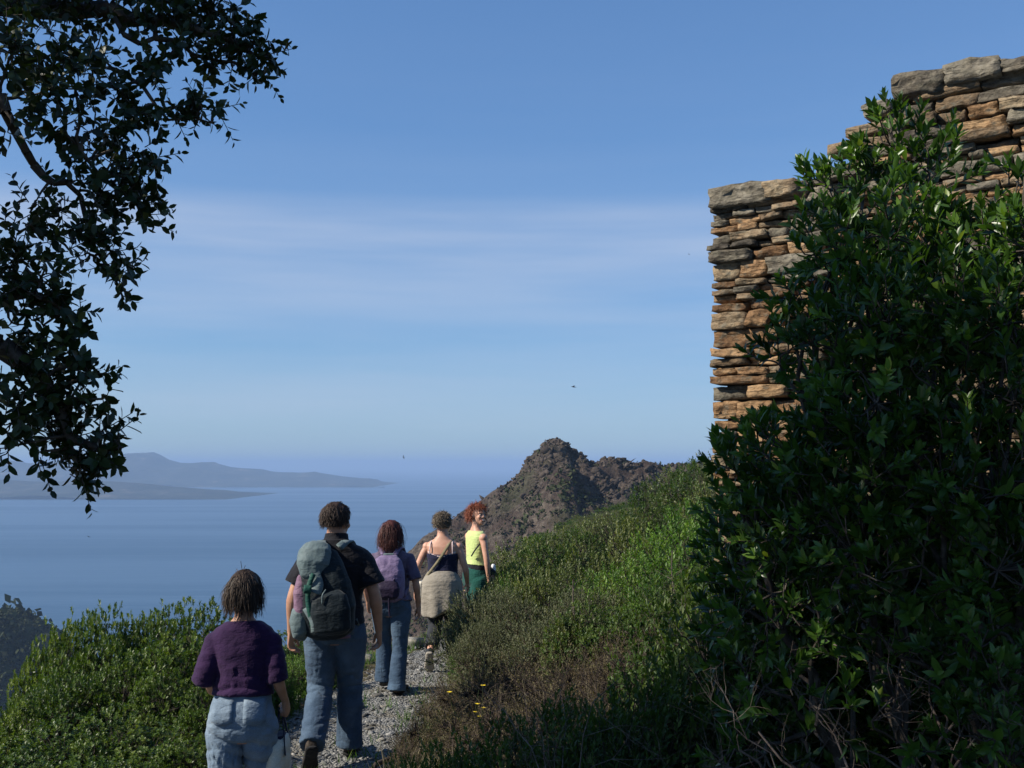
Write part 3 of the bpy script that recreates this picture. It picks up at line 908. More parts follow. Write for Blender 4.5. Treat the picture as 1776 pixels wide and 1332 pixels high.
# ------------------------------------------------------------------ oak overhanging from the left
gt = np.random.default_rng(31)
tree_base = np.array([-3.7, 2.7, 0.0]); tree_base[2] = float(ground(tree_base[0], tree_base[1])) - 0.05
oak = empty('oak_tree', tree_base)
tag(oak, 'dark leafy tree reaching its branches in from the left edge, almost black against the sky', 'tree')
T0, TB = 3.2, 2.9
tree_rows = [(20, 30, 3.0, 70, .9), (110, 20, 3.2, 70, 1), (200, 10, 3.3, 60, 1), (290, 20, 3.3, 60, 1), (370, 25, 3.4, 55, 1.1), (405, 60, 3.4, 40, 1.1), (340, 70, 3.4, 42, .9), (250, 60, 3.3, 45, .8),
             (440, 88, 3.4, 24, 1.3), (462, 108, 3.4, 22, 1.5), (420, 100, 3.4, 20, 1.3), (448, 138, 3.4, 18, 1.6), (365, 118, 3.4, 22, 1.2), (405, 130, 3.4, 14, 1.1), (300, 105, 3.3, 26, 1), (362, 143, 3.4, 12, 1.2),
             (255, 130, 3.2, 30, 1.1), (265, 155, 3.2, 16, 1.1),
             (20, 110, 2.8, 65, .8), (90, 110, 3.0, 60, .75), (160, 110, 3.1, 55, .75), (60, 180, 2.9, 60, .7), (130, 170, 3.0, 55, .75), (200, 170, 3.1, 40, .9), (210, 205, 3.1, 28, 1.1), (20, 230, 2.8, 40, .7),
             (300, 210, 3.2, 16, 1.5), (325, 200, 3.2, 18, 1.8), (350, 198, 3.2, 18, 1.8), (370, 210, 3.2, 12, 1.6), (268, 228, 3.2, 14, 1.2), (290, 225, 3.2, 12, 1.3),
             (110, 235, 3.0, 42, .8), (150, 250, 3.0, 34, .7), (185, 255, 3.1, 20, 1.0), (215, 250, 3.1, 22, 1.1), (232, 285, 3.1, 22, 1.1), (255, 275, 3.1, 16, 1.1), (262, 298, 3.1, 12, 1.2), (195, 300, 3.1, 20, .8),
             (120, 290, 3.0, 20, .9), (180, 320, 3.0, 24, .9), (215, 335, 3.1, 30, 1.2), (245, 360, 3.1, 32, 1.4), (200, 370, 3.1, 30, 1.3), (255, 390, 3.1, 20, 1.6), (160, 350, 3.0, 22, .8), (130, 330, 3.0, 14, 1),
             (60, 365, 3.0, 16, 1.2), (52, 385, 3.0, 10, 1.1), (78, 392, 3.0, 8, 1.0), (108, 360, 3.0, 12, 1.2), (150, 395, 3.0, 16, 1.2), (130, 425, 3.0, 18, 1.3), (165, 430, 3.0, 26, 1.4), (190, 455, 3.0, 24, 1.5), (150, 455, 3.0, 20, 1.3),
             (205, 490, 3.0, 16, 1.6), (212, 515, 3.0, 13, 1.6), (120, 450, 3.0, 12, 1.1), (92, 432, 3.0, 8, 1), (20, 410, 2.9, 20, .7), (45, 405, 2.9, 12, .8),
             (15, 480, 2.7, 34, 1.3), (45, 480, 2.7, 26, 1.5), (30, 520, 2.7, 36, 1.4), (72, 495, 2.7, 16, 1.2), (70, 535, 2.7, 28, 1.1), (98, 530, 2.8, 16, 1.0), (120, 560, 2.8, 16, .8), (145, 578, 2.8, 14, .8), (20, 575, 2.7, 34, .8),
             (75, 580, 2.8, 26, 1.2), (110, 600, 2.8, 22, 1.0), (25, 640, 2.7, 44, 1.1), (80, 640, 2.8, 38, 1.2), (125, 650, 2.8, 32, 1.4), (155, 668, 2.8, 20, 1.2), (110, 690, 2.8, 34, 1.6), (40, 700, 2.7, 44, 1.1), (80, 720, 2.8, 34, 1.2),
             (150, 705, 2.8, 16, 1.0), (178, 708, 2.8, 13, 1.0), (20, 750, 2.7, 40, 1), (60, 765, 2.8, 34, 1.1), (100, 765, 2.8, 30, 1.2), (140, 775, 2.8, 24, 1.2), (175, 772, 2.8, 20, 1.4), (205, 770, 2.8, 16, 1.4), (180, 805, 2.8, 20, 1.4),
             (155, 810, 2.8, 16, 1.2), (20, 790, 2.7, 22, 1.1), (70, 800, 2.8, 18, 1.2), (105, 815, 2.8, 16, 1.3), (148, 835, 2.8, 12, 1.6), (140, 848, 2.8, 7, 1.6), (120, 832, 2.8, 9, 1.2)]
TBL = px_blobs([(a_, b_ - 16, c_, d_ * .82, e_ * (.62 if d_ > 36 else .8 if d_ > 26 else 1.0)) for a_, b_, c_, d_, e_ in tree_rows])
O, D, T = blob_sprigs(TBL, 450, gt, out=0.45, up=-0.05, fill=0.15, jit=0.6, seed=6)
D = nrm(D + np.array([0.25, 0, 0]))
Ls = 0.085 * (0.6 + 0.8 * gt.random(len(O)))
NL = 8
lp, ld, ln, ls = sprig_leaves(O, D, Ls, NL, 0.040, gt, 0.95, -0.1, 0.95)
lt = np.clip(np.repeat(T, NL) * 0.9 + gt.normal(0, 0.12, len(lp)), 0, 1)
# the rest of the crown, outside the picture
crown = []
for i in range(400):
    x, y, z = gt.uniform(-6.2, -2.2), gt.uniform(-0.4, 4.2), gt.uniform(2.3, 6.2)
    r = gt.uniform(0.35, 0.6)
    if ((x + 4.0) / 2.3) ** 2 + ((y - 2.1) / 1.8) ** 2 + ((z - 4.2) / 2.1) ** 2 > 1:
        continue
    if x + r * 1.35 + 0.12 > -0.474 * y - 0.08 and z - r * 1.35 < CAMZ + y * 0.45 + 0.15:
        continue
    q_ = np.array([x, y, z]) - at(120, 140, 3.0); sv_ = np.array(SUN_DIR)
    if np.linalg.norm(q_ - sv_ * max(q_ @ sv_, 0)) < 0.62:          # a gap in the crown lets the sun onto the inner leaves
        continue
    if all((x - c[0]) ** 2 + (y - c[1]) ** 2 + (z - c[2]) ** 2 > 0.30 for c in crown):
        crown.append((x, y, z, r, 1.0))
O2, D2, T2 = blob_sprigs(crown, 75, gt, out=0.75, up=0.3, fill=0.4, seed=16)
L2s = 0.13 * (0.6 + 0.8 * gt.random(len(O2)))
p2, d2, n2, s2 = sprig_leaves(O2, D2, L2s, 9, 0.080, gt, 0.85, 0.1, 0.6)
t2_ = np.clip(np.repeat(T2, 9) + gt.normal(0, 0.12, len(p2)), 0, 1)
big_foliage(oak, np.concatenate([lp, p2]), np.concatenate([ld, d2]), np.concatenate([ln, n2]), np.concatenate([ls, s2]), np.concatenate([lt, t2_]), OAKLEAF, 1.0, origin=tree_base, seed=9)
# limbs: drawn where the photograph shows them, then twigs
segs = []
def limb(pts, r0, r1):
    P = np.array(pts)
    rr = np.linspace(r0, r1, len(P))
    segs.append((P[:-1], P[1:], rr[:-1], rr[1:]))
    return P
fork = tree_base + np.array([0.15, 0.05, 2.2]); fork2 = tree_base + np.array([0.3, -0.1, 3.3])
trunk_v = limb([tree_base + np.array(q) for q in ((0, 0, -0.3), (0.02, 0.02, 0.5), (0.10, -0.02, 1.2), (0.13, 0.03, 1.8), (0.15, 0.05, 2.2))], 0.17, 0.11)
tv = tubes_np(*[np.asarray(x) for x in (segs[0][0] - tree_base, segs[0][1] - tree_base, segs[0][2], segs[0][3])], sides=10)
link('trunk', mesh_np('trunk', tv[0], [tv[1]], True), BARK, oak)
segs = []
LP = []
LP.append(limb([fork, tree_base + np.array([.2, 0, 2.8]), fork2, tree_base + np.array([.2, -.2, 4.2]), tree_base + np.array([-.1, -.4, 5.2])], 0.10, 0.03))
LP.append(limb([fork2, at(-400, -60, 3.0), at(-150, -10, 3.1), at(20, 12, 3.2), at(110, 20, 3.25), at(190, 14, 3.3), at(232, 36, 3.3), at(262, 32, 3.3), at(330, 48, 3.35), at(400, 70, 3.4), at(440, 95, 3.4), at(468, 105, 3.4)], 0.045, 0.003))
LP.append(limb([at(190, 14, 3.3), at(215, 60, 3.25), at(243, 76, 3.25), at(268, 66, 3.3), at(272, 30, 3.3)], 0.010, 0.006))
LP.append(limb([at(268, 66, 3.3), at(310, 72, 3.35), at(335, 95, 3.4), at(380, 106, 3.4), at(408, 108, 3.4), at(440, 130, 3.4)], 0.010, 0.003))
LP.append(limb([at(200, 120, 3.2), at(248, 150, 3.2), at(275, 190, 3.2), at(292, 208, 3.2), at(340, 205, 3.2), at(372, 215, 3.2)], 0.007, 0.002))
LP.append(limb([fork, at(-380, 40, 2.8), at(-150, 110, 2.8), at(0, 165, 2.85), at(10, 195, 2.85), at(25, 225, 2.9), at(45, 262, 2.95), at(58, 285, 3.0), at(76, 306, 3.0), at(92, 317, 3.0), at(115, 316, 3.0), at(140, 340, 3.05), at(150, 385, 3.05), at(165, 430, 3.05), at(200, 485, 3.05), at(215, 520, 3.05)], 0.022, 0.003))
LP.append(limb([at(85, 316, 3.0), at(72, 332, 3.0), at(62, 350, 3.0)], 0.005, 0.002))
LP.append(limb([at(76, 332, 3.0), at(98, 355, 3.0), at(104, 385, 3.0), at(88, 410, 3.0)], 0.004, 0.002))
LP.append(limb([at(140, 262, 3.0), at(170, 300, 3.05), at(200, 325, 3.1), at(235, 350, 3.1), at(250, 385, 3.1)], 0.007, 0.003))
LP.append(limb([fork, at(-420, 420, 2.6), at(-150, 560, 2.65), at(0, 600, 2.7), at(70, 650, 2.75), at(100, 705, 2.8), at(120, 760, 2.8), at(180, 780, 2.8), at(215, 775, 2.8)], 0.045, 0.003))
LP.append(limb([at(-150, 560, 2.65), at(0, 520, 2.7), at(60, 510, 2.7), at(100, 530, 2.75), at(150, 580, 2.8)], 0.012, 0.003))
LP.append(limb([at(70, 495, 2.7), at(82, 505, 2.7), at(92, 498, 2.7)], 0.003, 0.0015))
LP.append(limb([at(100, 705, 2.8), at(130, 790, 2.8), at(145, 840, 2.8)], 0.006, 0.002))
Bc = np.concatenate([np.array(TBL)[:, :3], np.array(crown)[:, :3]])
LPn = np.concatenate([np.repeat(p[1:], 1, 0) for p in LP])
dens_pts = np.concatenate([p[:-1][:, None] + (p[1:] - p[:-1])[:, None] * np.linspace(0, 1, 6)[None, :, None] for p in LP if len(p) > 1]).reshape(-1, 3)
for i, b in enumerate(Bc):
    j = np.argmin(np.linalg.norm(dens_pts - b, axis=1))
    big = i >= len(TBL)
    segs.append(curve_seg(dens_pts[j], b, 5, 0.03, 0.02 if big else 0.0055, 0.006 if big else 0.003, 0.25, gt)[:4])
OO = np.concatenate([O, O2]); DD = np.concatenate([D, D2]); LL = np.concatenate([Ls, L2s])
dd = np.array([np.linalg.norm(Bc - o_, axis=1).argmin() for o_ in O])
for i in range(0, len(O), 2):
    segs.append(curve_seg(Bc[dd[i]], O[i], 3, 0.0, 0.0028, 0.0014, 0.25, gt)[:4])
segs.append((OO, OO + DD * LL[:, None] * 0.9, np.full(len(OO), 0.0016), np.full(len(OO), 0.0010)))
SS = [np.concatenate([s[i] for s in segs]) for i in range(4)]
tv = tubes_np(SS[0] - tree_base, SS[1] - tree_base, SS[2], SS[3], 4)
link('branches', mesh_np('branches', tv[0], [tv[1]], True), BARK, oak)
# ------------------------------------------------------------------ shrubs of the slope
proto = {}
def mk(kind, seeds, n_sprig, nleaf, ll, sl, shape, r=0.5, h=0.9, nl=6, width=1.0, spread=0.9, fill=0.5, stem=0.012):
    proto[kind] = [shrub_mesh(s, lobes(s, r, h, nl), n_sprig, nleaf, ll, sl, shape, stem, width, spread, fill) for s in seeds]
mk('dark', (101, 102, 103), 700, 9, 0.044, 0.09, L1, fill=0.6, nl=8)
mk('olive', (111, 112, 113), 750, 9, 0.038, 0.10, L1, fill=0.6)
mk('bright', (121, 122, 123), 620, 10, 0.048, 0.13, L1, width=0.75)
mk('grey', (131, 132), 1500, 11, 0.036, 0.12, L0, width=0.6, spread=0.6)
mk('rusty', (141, 142), 420, 7, 0.028, 0.10, L0, width=0.8, fill=0.25)
mk('left', (151, 152, 153, 154), 1000, 11, 0.062, 0.075, L1, r=0.8, h=1.25, nl=10, width=1.15, spread=1.15, fill=0.7, stem=0.016)
mk('leafy', (161, 162), 650, 10, 0.052, 0.075, L1, width=1.1, spread=1.15, fill=0.65, nl=8)
MAT = {'leafy': OLIVE, 'dark': DARKG, 'olive': OLIVE, 'bright': BRIGHT, 'grey': GREYG, 'rusty': RUSTY, 'left': LEFTG}
for kk, lst in proto.items():
    for f_, s_ in lst:
        f_.materials.append(MAT[kk]); s_.materials.append(REDTWIG if kk in ('rusty', 'grey') else BARK)
LABEL = {'leafy': ('', ''), 'dark': ('dark green rounded shrub among the scrub on the slope right of the path', 'dark shrubs on the right slope'),
         'olive': ('olive green shrub among the scrub on the slope right of the path', 'olive shrubs on the right slope'),
         'bright': ('bright fresh green leafy shrub on the slope right of the path', 'bright green shrubs on the right slope'),
         'grey': ('grey-green twiggy small-leaved shrub on the slope right of the path', 'grey-green shrubs on the right slope'),
         'rusty': ('brown half-dry twiggy shrub with few leaves on the bank right of the path', 'brown dry shrubs on the right bank'),
         'left': ('dense leafy green shrub on the drop left of the path', 'leafy shrubs left of the path')}
gs = random.Random(2024)
def put(kind, x, y, w_, h_, label=None, dz=-0.04, var=None):
    f_, s_ = gs.choice(proto[kind]) if var is None else proto[kind][var]
    lab, grp = LABEL[kind]
    if kind not in ('left', 'rusty'):
        zone = ('in the near foreground, lower than the dry bank', 'in the middle of the slope beside the walkers', 'high on the slope towards the rocky hill')[0 if y < 7 else 1 if y < 16 else 2]
        lab = {'dark': 'dark green rounded shrub ', 'olive': 'olive green shrub ', 'bright': 'bright fresh green shrub ', 'grey': 'grey-green twiggy shrub ', 'leafy': 'broad-leaved yellowish green shrub '}[kind] + zone
        grp = {'dark': 'dark', 'olive': 'olive', 'bright': 'bright green', 'grey': 'grey-green', 'leafy': 'broad-leaved'}[kind] + (' shrubs in the foreground', ' shrubs in mid slope', ' shrubs on the upper slope')[0 if y < 7 else 1 if y < 16 else 2]
    r = empty('shrub', (x, y, float(ground(x, y)) + dz), gs.uniform(0, 6.28))
    r.scale = (w_, w_ * gs.uniform(.9, 1.1), h_)
    tag(r, label or lab, 'shrub', None if label else grp)
    for nm, me in (('foliage', f_), ('stems', s_)):
        o = bpy.data.objects.new(nm, me); C.objects.link(o); o.parent = r
    return r
def put_px(kind, px, y, py_top, w_, label=None, var=None, base=0.95):
    """Shrub whose crown top reaches photo row py_top at depth y."""
    p = at(px, py_top, y)
    g0 = float(ground(p[0], y)) - 0.04
    hh = 1.25 if kind == 'left' else base
    return put(kind, p[0], y, w_, max((p[2] - g0) / (hh * 1.08), 0.3), label, var=var)

# hand-placed shrubs (px, depth, row of the top, width factor)
put_px('grey', 838, 10.2, 1018, 0.85, 'grey-green bushy shrub hiding the legs of the two women at the front of the line')
put_px('grey', 905, 9.6, 1030, 0.9); put_px('olive', 866, 10.8, 1003, 0.75); put_px('grey', 830, 10.55, 1035, 0.45); put_px('grey', 872, 10.0, 1012, 0.8)
put_px('grey', 838, 9.3, 1070, 0.5)
put_px('bright', 806, 10.0, 1095, 0.3, 'small bright green plant at the path edge below the grey-green bush')
put_px('dark', 950, 13.0, 925, 1.1)
put_px('olive', 890, 14.5, 935, 1.0); put_px('dark', 1000, 16.0, 912, 1.1); put_px('olive', 1060, 17.0, 885, 1.2); put_px('dark', 1120, 18.5, 850, 1.3)
put_px('bright', 1180, 10.5, 905, 1.2, 'bright green spreading shrub beside the left edge of the tall dark shrub'); put_px('bright', 1100, 10.2, 965, 1.0); put_px('bright', 1215, 12.0, 862, 1.1)
put_px('bright', 1040, 10.8, 990, 0.9); put_px('bright', 1150, 9.2, 985, 0.8)
put_px('olive', 980, 10.8, 975, 0.9); put_px('grey', 1010, 9.4, 1010, 0.9); put_px('grey', 1060, 8.8, 1050, 0.8); put_px('grey', 960, 8.9, 1060, 0.8)
put_px('dark', 1215, 20.0, 790, 1.5); put_px('olive', 1170, 22.0, 806, 1.4); put_px('dark', 1130, 26.0, 826, 1.3); put_px('olive', 1248, 23.0, 782, 1.5); put_px('dark', 1195, 25.0, 797, 1.4); put_px('dark', 1275, 18.0, 800, 1.4); put_px('olive', 1240, 15.0, 815, 1.2); put_px('olive', 852, 11.35, 990, .42)
for px, y, t, w_ in ((940, 10.0, 982, .55), (1062, 9.6, 1002, .6), (1122, 11.0, 928, .7), (885, 12.2, 962, .5), (1010, 12.5, 938, .6), (1172, 8.6, 1012, .5), (985, 8.6, 1058, .4), (1100, 14.5, 880, .8), (960, 15.5, 912, .7)):
    put_px('leafy', px, y, t, w_)
put_px('dark', 862, 12.6, 985, 0.6); put_px('olive', 910, 11.8, 965, 0.8); put_px('bright', 880, 11.2, 1000, 0.5)
for px, y, t, w_ in ((770, 8.6, 1160, .5), (835, 8.2, 1130, .7), (900, 8.0, 1120, .8), (985, 7.9, 1105, .8), (1060, 7.6, 1090, .8), (1130, 7.2, 1060, .8), (720, 7.9, 1230, .4), (790, 7.6, 1210, .6), (860, 7.2, 1190, .7), (960, 7.0, 1150, .7),
                     (1180, 8.2, 1040, .7), (700, 7.4, 1270, .35)):
    put_px('rusty', px, y, t, w_)
for px, y, t, w_, kd in ((880, 4.9, 1228, .6, 'dark'), (980, 4.8, 1195, .7, 'dark'), (1080, 4.7, 1150, .7, 'rusty'), (1180, 4.6, 1110, .7, 'dark'), (705, 4.8, 1296, .4, 'dark'), (780, 4.8, 1268, .5, 'dark'), (860, 4.4, 1265, .6, 'dark'), (1010, 4.4, 1225, .7, 'dark'), (1120, 4.3, 1165, .7, 'dark'),
                         (960, 4.3, 1245, .7, 'rusty'), (1060, 4.3, 1215, .7, 'dark'), (1160, 4.3, 1190, .7, 'dark'), (1240, 4.4, 1150, .7, 'rusty'), (655, 4.9, 1318, .35, 'dark'), (730, 4.5, 1305, .4, 'dark'), (1300, 5.6, 1060, 1, 'dark')):
    put_px(kd, px, y, t, w_, None)
# scatter over the hillside, one shrub per cell of a jittered lattice
pts = []
yy = 13.0
while yy < 52:
    st = 0.75 + (yy - 13) * 0.030
    xx = -0.6
    while xx < yy * 0.30 + 1.5:
        x = xx + gs.uniform(-.3, .3) * st; y = yy + gs.uniform(-.35, .35) * st
        s_ = x - float(footx(y))
        if s_ > 0.35 and not (y < 15 and s_ < 1.0 and y < 13.5):
            pts.append((x, y, st))
        xx += st * 1.05
    yy += st * 0.95
for x, y, st in pts:
    q = fbm(np.array([[x * 0.28, y * 0.28, 3.0]]), 2, 91)[0] + gs.uniform(-.25, .25)
    kd = 'bright' if (q > 0.32 and y < 22) else 'dark' if q > 0.0 else 'olive' if q > -0.30 else 'grey'
    z1 = 0.62 * gs.uniform(.7, 1.2)
    put(kd, x, y, st * gs.uniform(.85, 1.2), z1)
# behind the tall shrub, up to the wall
for x, y, w_, h_ in ((1.3, 5.6, 1.1, 1.5), (1.9, 5.2, 1.2, 1.6), (0.95, 6.2, .8, 1.1), (2.5, 4.8, 1.2, 1.5), (1.15, 8.2, .9, 1.0), (0.6, 8.6, .8, .9), (1.5, 9.4, 1.0, 1.0), (2.6, 10.5, 1.2, 1.1), (3.4, 12.0, 1.3, 1.2)):
    put('dark', x, y, w_, h_)
# left of the path, on the drop
for px, y, t, w_ in ((15, 8.4, 1215, .5), (62, 8.8, 1165, .42), (108, 9.0, 1100, .42), (150, 9.4, 1082, .42), (192, 9.2, 1060, .40), (245, 9.6, 1082, .5), (298, 9.4, 1056, .45), (345, 9.0, 1058, .5), (390, 9.0, 1100, .5), (330, 8.4, 1110, .6), (270, 8.8, 1120, .6), (180, 8.8, 1120, .5), (120, 8.5, 1150, .45), (390, 10.2, 1085, .7),
                     (50, 7.8, 1235, .6), (125, 8.0, 1185, .6), (215, 8.2, 1165, .6), (290, 7.9, 1165, .6), (355, 7.6, 1190, .5), (-30, 7.4, 1270, .7), (40, 7.0, 1280, .7), (120, 7.2, 1235, .9), (200, 7.1, 1228, .8), (270, 7.0, 1245, .7),
                     (330, 6.7, 1262, .55), (-90, 8.6, 1250, .7), (80, 6.5, 1310, .7), (170, 6.4, 1300, .7), (245, 6.4, 1308, .6), (410, 9.2, 1140, .5), (440, 10.8, 1120, .6), (500, 11.0, 1100, .55), (530, 10.4, 1118, .45)):
    lab = {15: 'leafy green shrub at the lower left edge in front of the dark headland', 390: None}.get(px)
    low_ = t > 1140 and y < 8.5
    r = put_px('left', px, y, t + (gs.uniform(-22, 26) if low_ else 0), w_ * (gs.uniform(.55, .78) if low_ else .95), lab)
for px, y, t, w_ in ((515, 9.6, 1135, .42), (490, 9.2, 1160, .35), (545, 11.2, 1100, .5)):
    put_px('bright', px, y, t, w_, None)
for o in list(C.objects):
    pass
# bright plants between the walkers get their own wording
# bare dead shrubs, arching dark branches
def dead_shrub(seed, loc, dirs, L, r, mat, label, group=None, depth=3):
    g = np.random.default_rng(seed)
    e_ = empty('dead_shrub', loc); tag(e_, label, 'dead shrub', group)
    for k_, d in enumerate(dirs):
        out = []
        branching(g, np.array([g.normal(0, .03), g.normal(0, .03), -0.05]), nrm(np.array(d, float)), L, r, depth, out)
        S = [np.concatenate([s[i] for s in out]) for i in range(4)]
        tv = tubes_np(*S, sides=4)
        link('branch', mesh_np('branch', tv[0], [tv[1]], True), mat, e_)
def gp(x, y, dz=0.0):
    return (x, y, float(ground(x, y)) + dz)
DARKW = rough_mat('dark_dead_wood', [(0.3, (0.012, 0.009, 0.007)), (0.7, (0.06, 0.045, 0.036))], 14)
dead_shrub(1, gp(1.05, 6.1), [(-.9, -.1, .75), (-.5, .2, .9), (-.8, -.3, .5)], 0.75, 0.013, DARKW, 'bare dark dead branches arching left over the dry scrub beside the tall shrub')
dead_shrub(2, gp(0.2, 6.6), [(-.8, 0, .8), (.4, .1, .9), (-.3, -.2, .9)], 0.6, 0.010, DARKW, 'bare dark twiggy bush in the middle of the dry bank right of the path')
dead_shrub(3, gp(-0.30, 7.1), [(-.4, 0, .9), (.5, .1, .8), (.1, -.2, .9)], 0.45, 0.007, REDTWIG, 'low red-brown leafless bush at the right edge of the path')
dead_shrub(4, gp(1.0, 4.9), [(-.5, 0, .9), (.2, -.1, 1), (.6, .2, .8)], 0.8, 0.011, DEAD, 'pale bare branches in the shade at the foot of the tall shrub')
for i, (px, y, pt, sd_) in enumerate(((1020, 8.4, 1060, 61), (1095, 8.0, 1050, 62), (1140, 7.8, 1075, 63), (940, 8.2, 1100, 64), (870, 8.3, 1110, 65), (1180, 7.4, 1040, 66), (1000, 7.2, 1130, 67), (820, 8.2, 1140, 68), (760, 8.0, 1185, 69), (1060, 6.9, 1140, 70))):
    p = at(px, pt, y); g0 = float(ground(p[0], y)); hh = max(p[2] - g0, .25)
    dead_shrub(sd_, (p[0], y, g0), [(-.6, .1, 1), (.5, -.1, 1), (0, .3, 1)], hh * .62, .0055, DEAD, 'pale leafless twiggy bush among the dry scrub right of the path', 'pale dead bushes in the dry scrub', 3)
for i, (px, y, pt, sd_, dr) in enumerate(((1120, 6.0, 1110, 81, -1), (1175, 5.6, 1080, 82, -1), (1225, 5.2, 1060, 83, 1), (1080, 5.8, 1150, 84, -1), (1140, 5.2, 1140, 85, 1), (1200, 5.0, 1120, 86, -1))):
    y -= 1.3
    p = at(px, pt, y); g0 = float(ground(p[0], y)); hh = max(p[2] - g0, .3)
    dead_shrub(sd_, (p[0] + .1, y, g0), [(-.8, .1, 1.0), (.5 * dr, -.1, 1.1), (-.2, -.3, 1.2)], hh * .74, .008, DEAD, 'tangled bare grey twigs standing in the shade at the left foot of the tall shrub', 'bare twigs at the foot of the tall shrub', 3)
# dry flower stalks standing above the scrub
for i, (px, y, pt, pb, lab) in enumerate(((1000, 8.6, 1005, 1185, 'tall thin dry stalk standing in the middle of the scrub'), (1172, 9.0, 955, 1080, 'dry brown stalk in front of the bright green shrub'),
                                          (1150, 6.0, 1190, 1300, 'pale dry stalk in the shaded foreground scrub'))):
    a, b = at(px, pb, y), at(px - 6, pt, y)
    g0 = np.array(gp(a[0], y, -0.05))
    g = np.random.default_rng(50 + i); segs = [curve_seg(g0, b, 6, 0, 0.007, 0.004, 0.08, g)[:4]]
    for k_ in range(8):
        q = g0 + (b - g0) * g.uniform(.5, 1)
        segs.append(curve_seg(q, q + np.array([g.normal(0, .06), g.normal(0, .04), .08]), 2, 0, .003, .0015, .2, g)[:4])
    S = [np.concatenate([s[j] for s in segs]) for j in range(4)]
    tv = tubes_np(*(S[0] - g0, S[1] - g0, S[2], S[3]), sides=4)
    o = link('dry_stalk', mesh_np('dry_stalk', tv[0], [tv[1]]), DEAD); o.location = g0
    tag(o, lab, 'plant stalk')
# fallen branch at the path edge
g = np.random.default_rng(8)
a, b = np.array(gp(-1.0, 7.35, .03)), np.array(gp(-0.62, 8.05, .10))
segs = [curve_seg(a, b, 7, 0.02, 0.022, 0.010, 0.18, g)[:4]]
segs.append(curve_seg(a * .4 + b * .6, a * .4 + b * .6 + np.array([.15, .12, .1]), 3, 0, .009, .004, .2, g)[:4])
S = [np.concatenate([s[j] for s in segs]) for j in range(4)]
tv = tubes_np(S[0] - a, S[1] - a, S[2], S[3], sides=6)
o = link('fallen_branch', mesh_np('fallen_branch', tv[0], [tv[1]], True), DARKW); o.location = a
tag(o, 'dark fallen branch lying along the right edge of the gravel path', 'branch')
# yellow flowering plant
yr = empty('flowering_plant', gp(-0.25, 7.5)); tag(yr, 'small plant with a few yellow flowers in the dry scrub right of the path', 'plant')
g = np.random.default_rng(12)
YEL = NB('yellow_petal'); YEL.col((0.75, 0.55, 0.03)); YEL = YEL.set(0.6, 0.2)
segs, heads = [], []
for k_ in range(9):
    tip = np.array([g.normal(0, .08), g.normal(0, .07), g.uniform(.28, .55)])
    segs.append(curve_seg(np.array([g.normal(0, .02), g.normal(0, .02), -.03]), tip, 4, 0, .004, .002, .15, g)[:4]); heads.append(tip)
S = [np.concatenate([s[j] for s in segs]) for j in range(4)]
tv = tubes_np(*S, sides=4); link('stems', mesh_np('stems', tv[0], [tv[1]]), OLIVE, yr)
for tip in heads[:6]:
    az = np.arange(8) * math.pi / 4
    dv = np.stack([np.cos(az), np.sin(az), np.full(8, .35)], -1)
    v_, t_ = leaves_np(L1, np.tile(tip, (8, 1)), dv, np.tile([0, 0, 1.0], (8, 1)), np.full(8, .022), 1.2)
    link('flower', mesh_np('flower', v_, [t_]), YEL, yr)

# ------------------------------------------------------------------ grass, litter, gravel
g = np.random.default_rng(99)
def blades(xy, h, lean, mat, name, wid=0.004):
    n_ = len(xy)
    z = ground_n(xy[:, 0], xy[:, 1]) - 0.01
    p = np.column_stack([xy, z])
    d = nrm(np.column_stack([g.normal(0, lean, (n_, 2)), np.ones(n_)]))
    hh = h * (0.4 + 0.9 * g.random(n_))
    nrm_ = np.column_stack([g.normal(0, 1, (n_, 2)), np.full(n_, 0.2)])
    V, T = leaves_np(L0, p, d, nrm_, hh, wid / h * 2.2)
    o = link(name, mesh_np(name, V, [T], tint=np.repeat(np.clip(g.normal(.5, .2, n_), 0, 1), 4)), mat)
    o['kind'] = 'stuff'
def scatter(n_, fx, ymin, ymax):
    y = g.uniform(ymin, ymax, n_)
    return np.column_stack([footx(y) + fx(n_), y])
tuft = lambda xy, m_, s_: (xy[:, None] + g.normal(0, s_, (len(xy), m_, 2))).reshape(-1, 2)
blades(np.concatenate([tuft(scatter(420, lambda n_: 0.62 + np.abs(g.normal(0, 0.35, n_)), 6, 13.5), 14, 0.05), tuft(scatter(160, lambda n_: g.uniform(.6, 3.2, n_), 6, 11), 22, 0.06), tuft(scatter(190, lambda n_: 1.9 + g.normal(0, .55, n_), 7.2, 10), 26, 0.06)]), 0.24, 0.35, STRAW, 'dry_grass')
blades(np.concatenate([tuft(scatter(150, lambda n_: np.clip(2.3 + g.normal(0, .35, n_), 1.5, 3.2), 7.2, 9.4), 26, 0.07)]), 0.48, 0.25, STRAW, 'tall_dry_grass', 0.0045)
blades(np.concatenate([tuft(scatter(260, lambda n_: 0.60 + np.abs(g.normal(0, 0.25, n_)), 6, 13.5), 16, 0.045), tuft(scatter(260, lambda n_: -0.66 - np.abs(g.normal(0, 0.3, n_)), 6, 13.5), 16, 0.05),
                       tuft(scatter(110, lambda n_: g.uniform(-.5, .5, n_), 6, 13.5), 7, 0.03)]), 0.13, 0.45, BRIGHT, 'green_grass', 0.005)
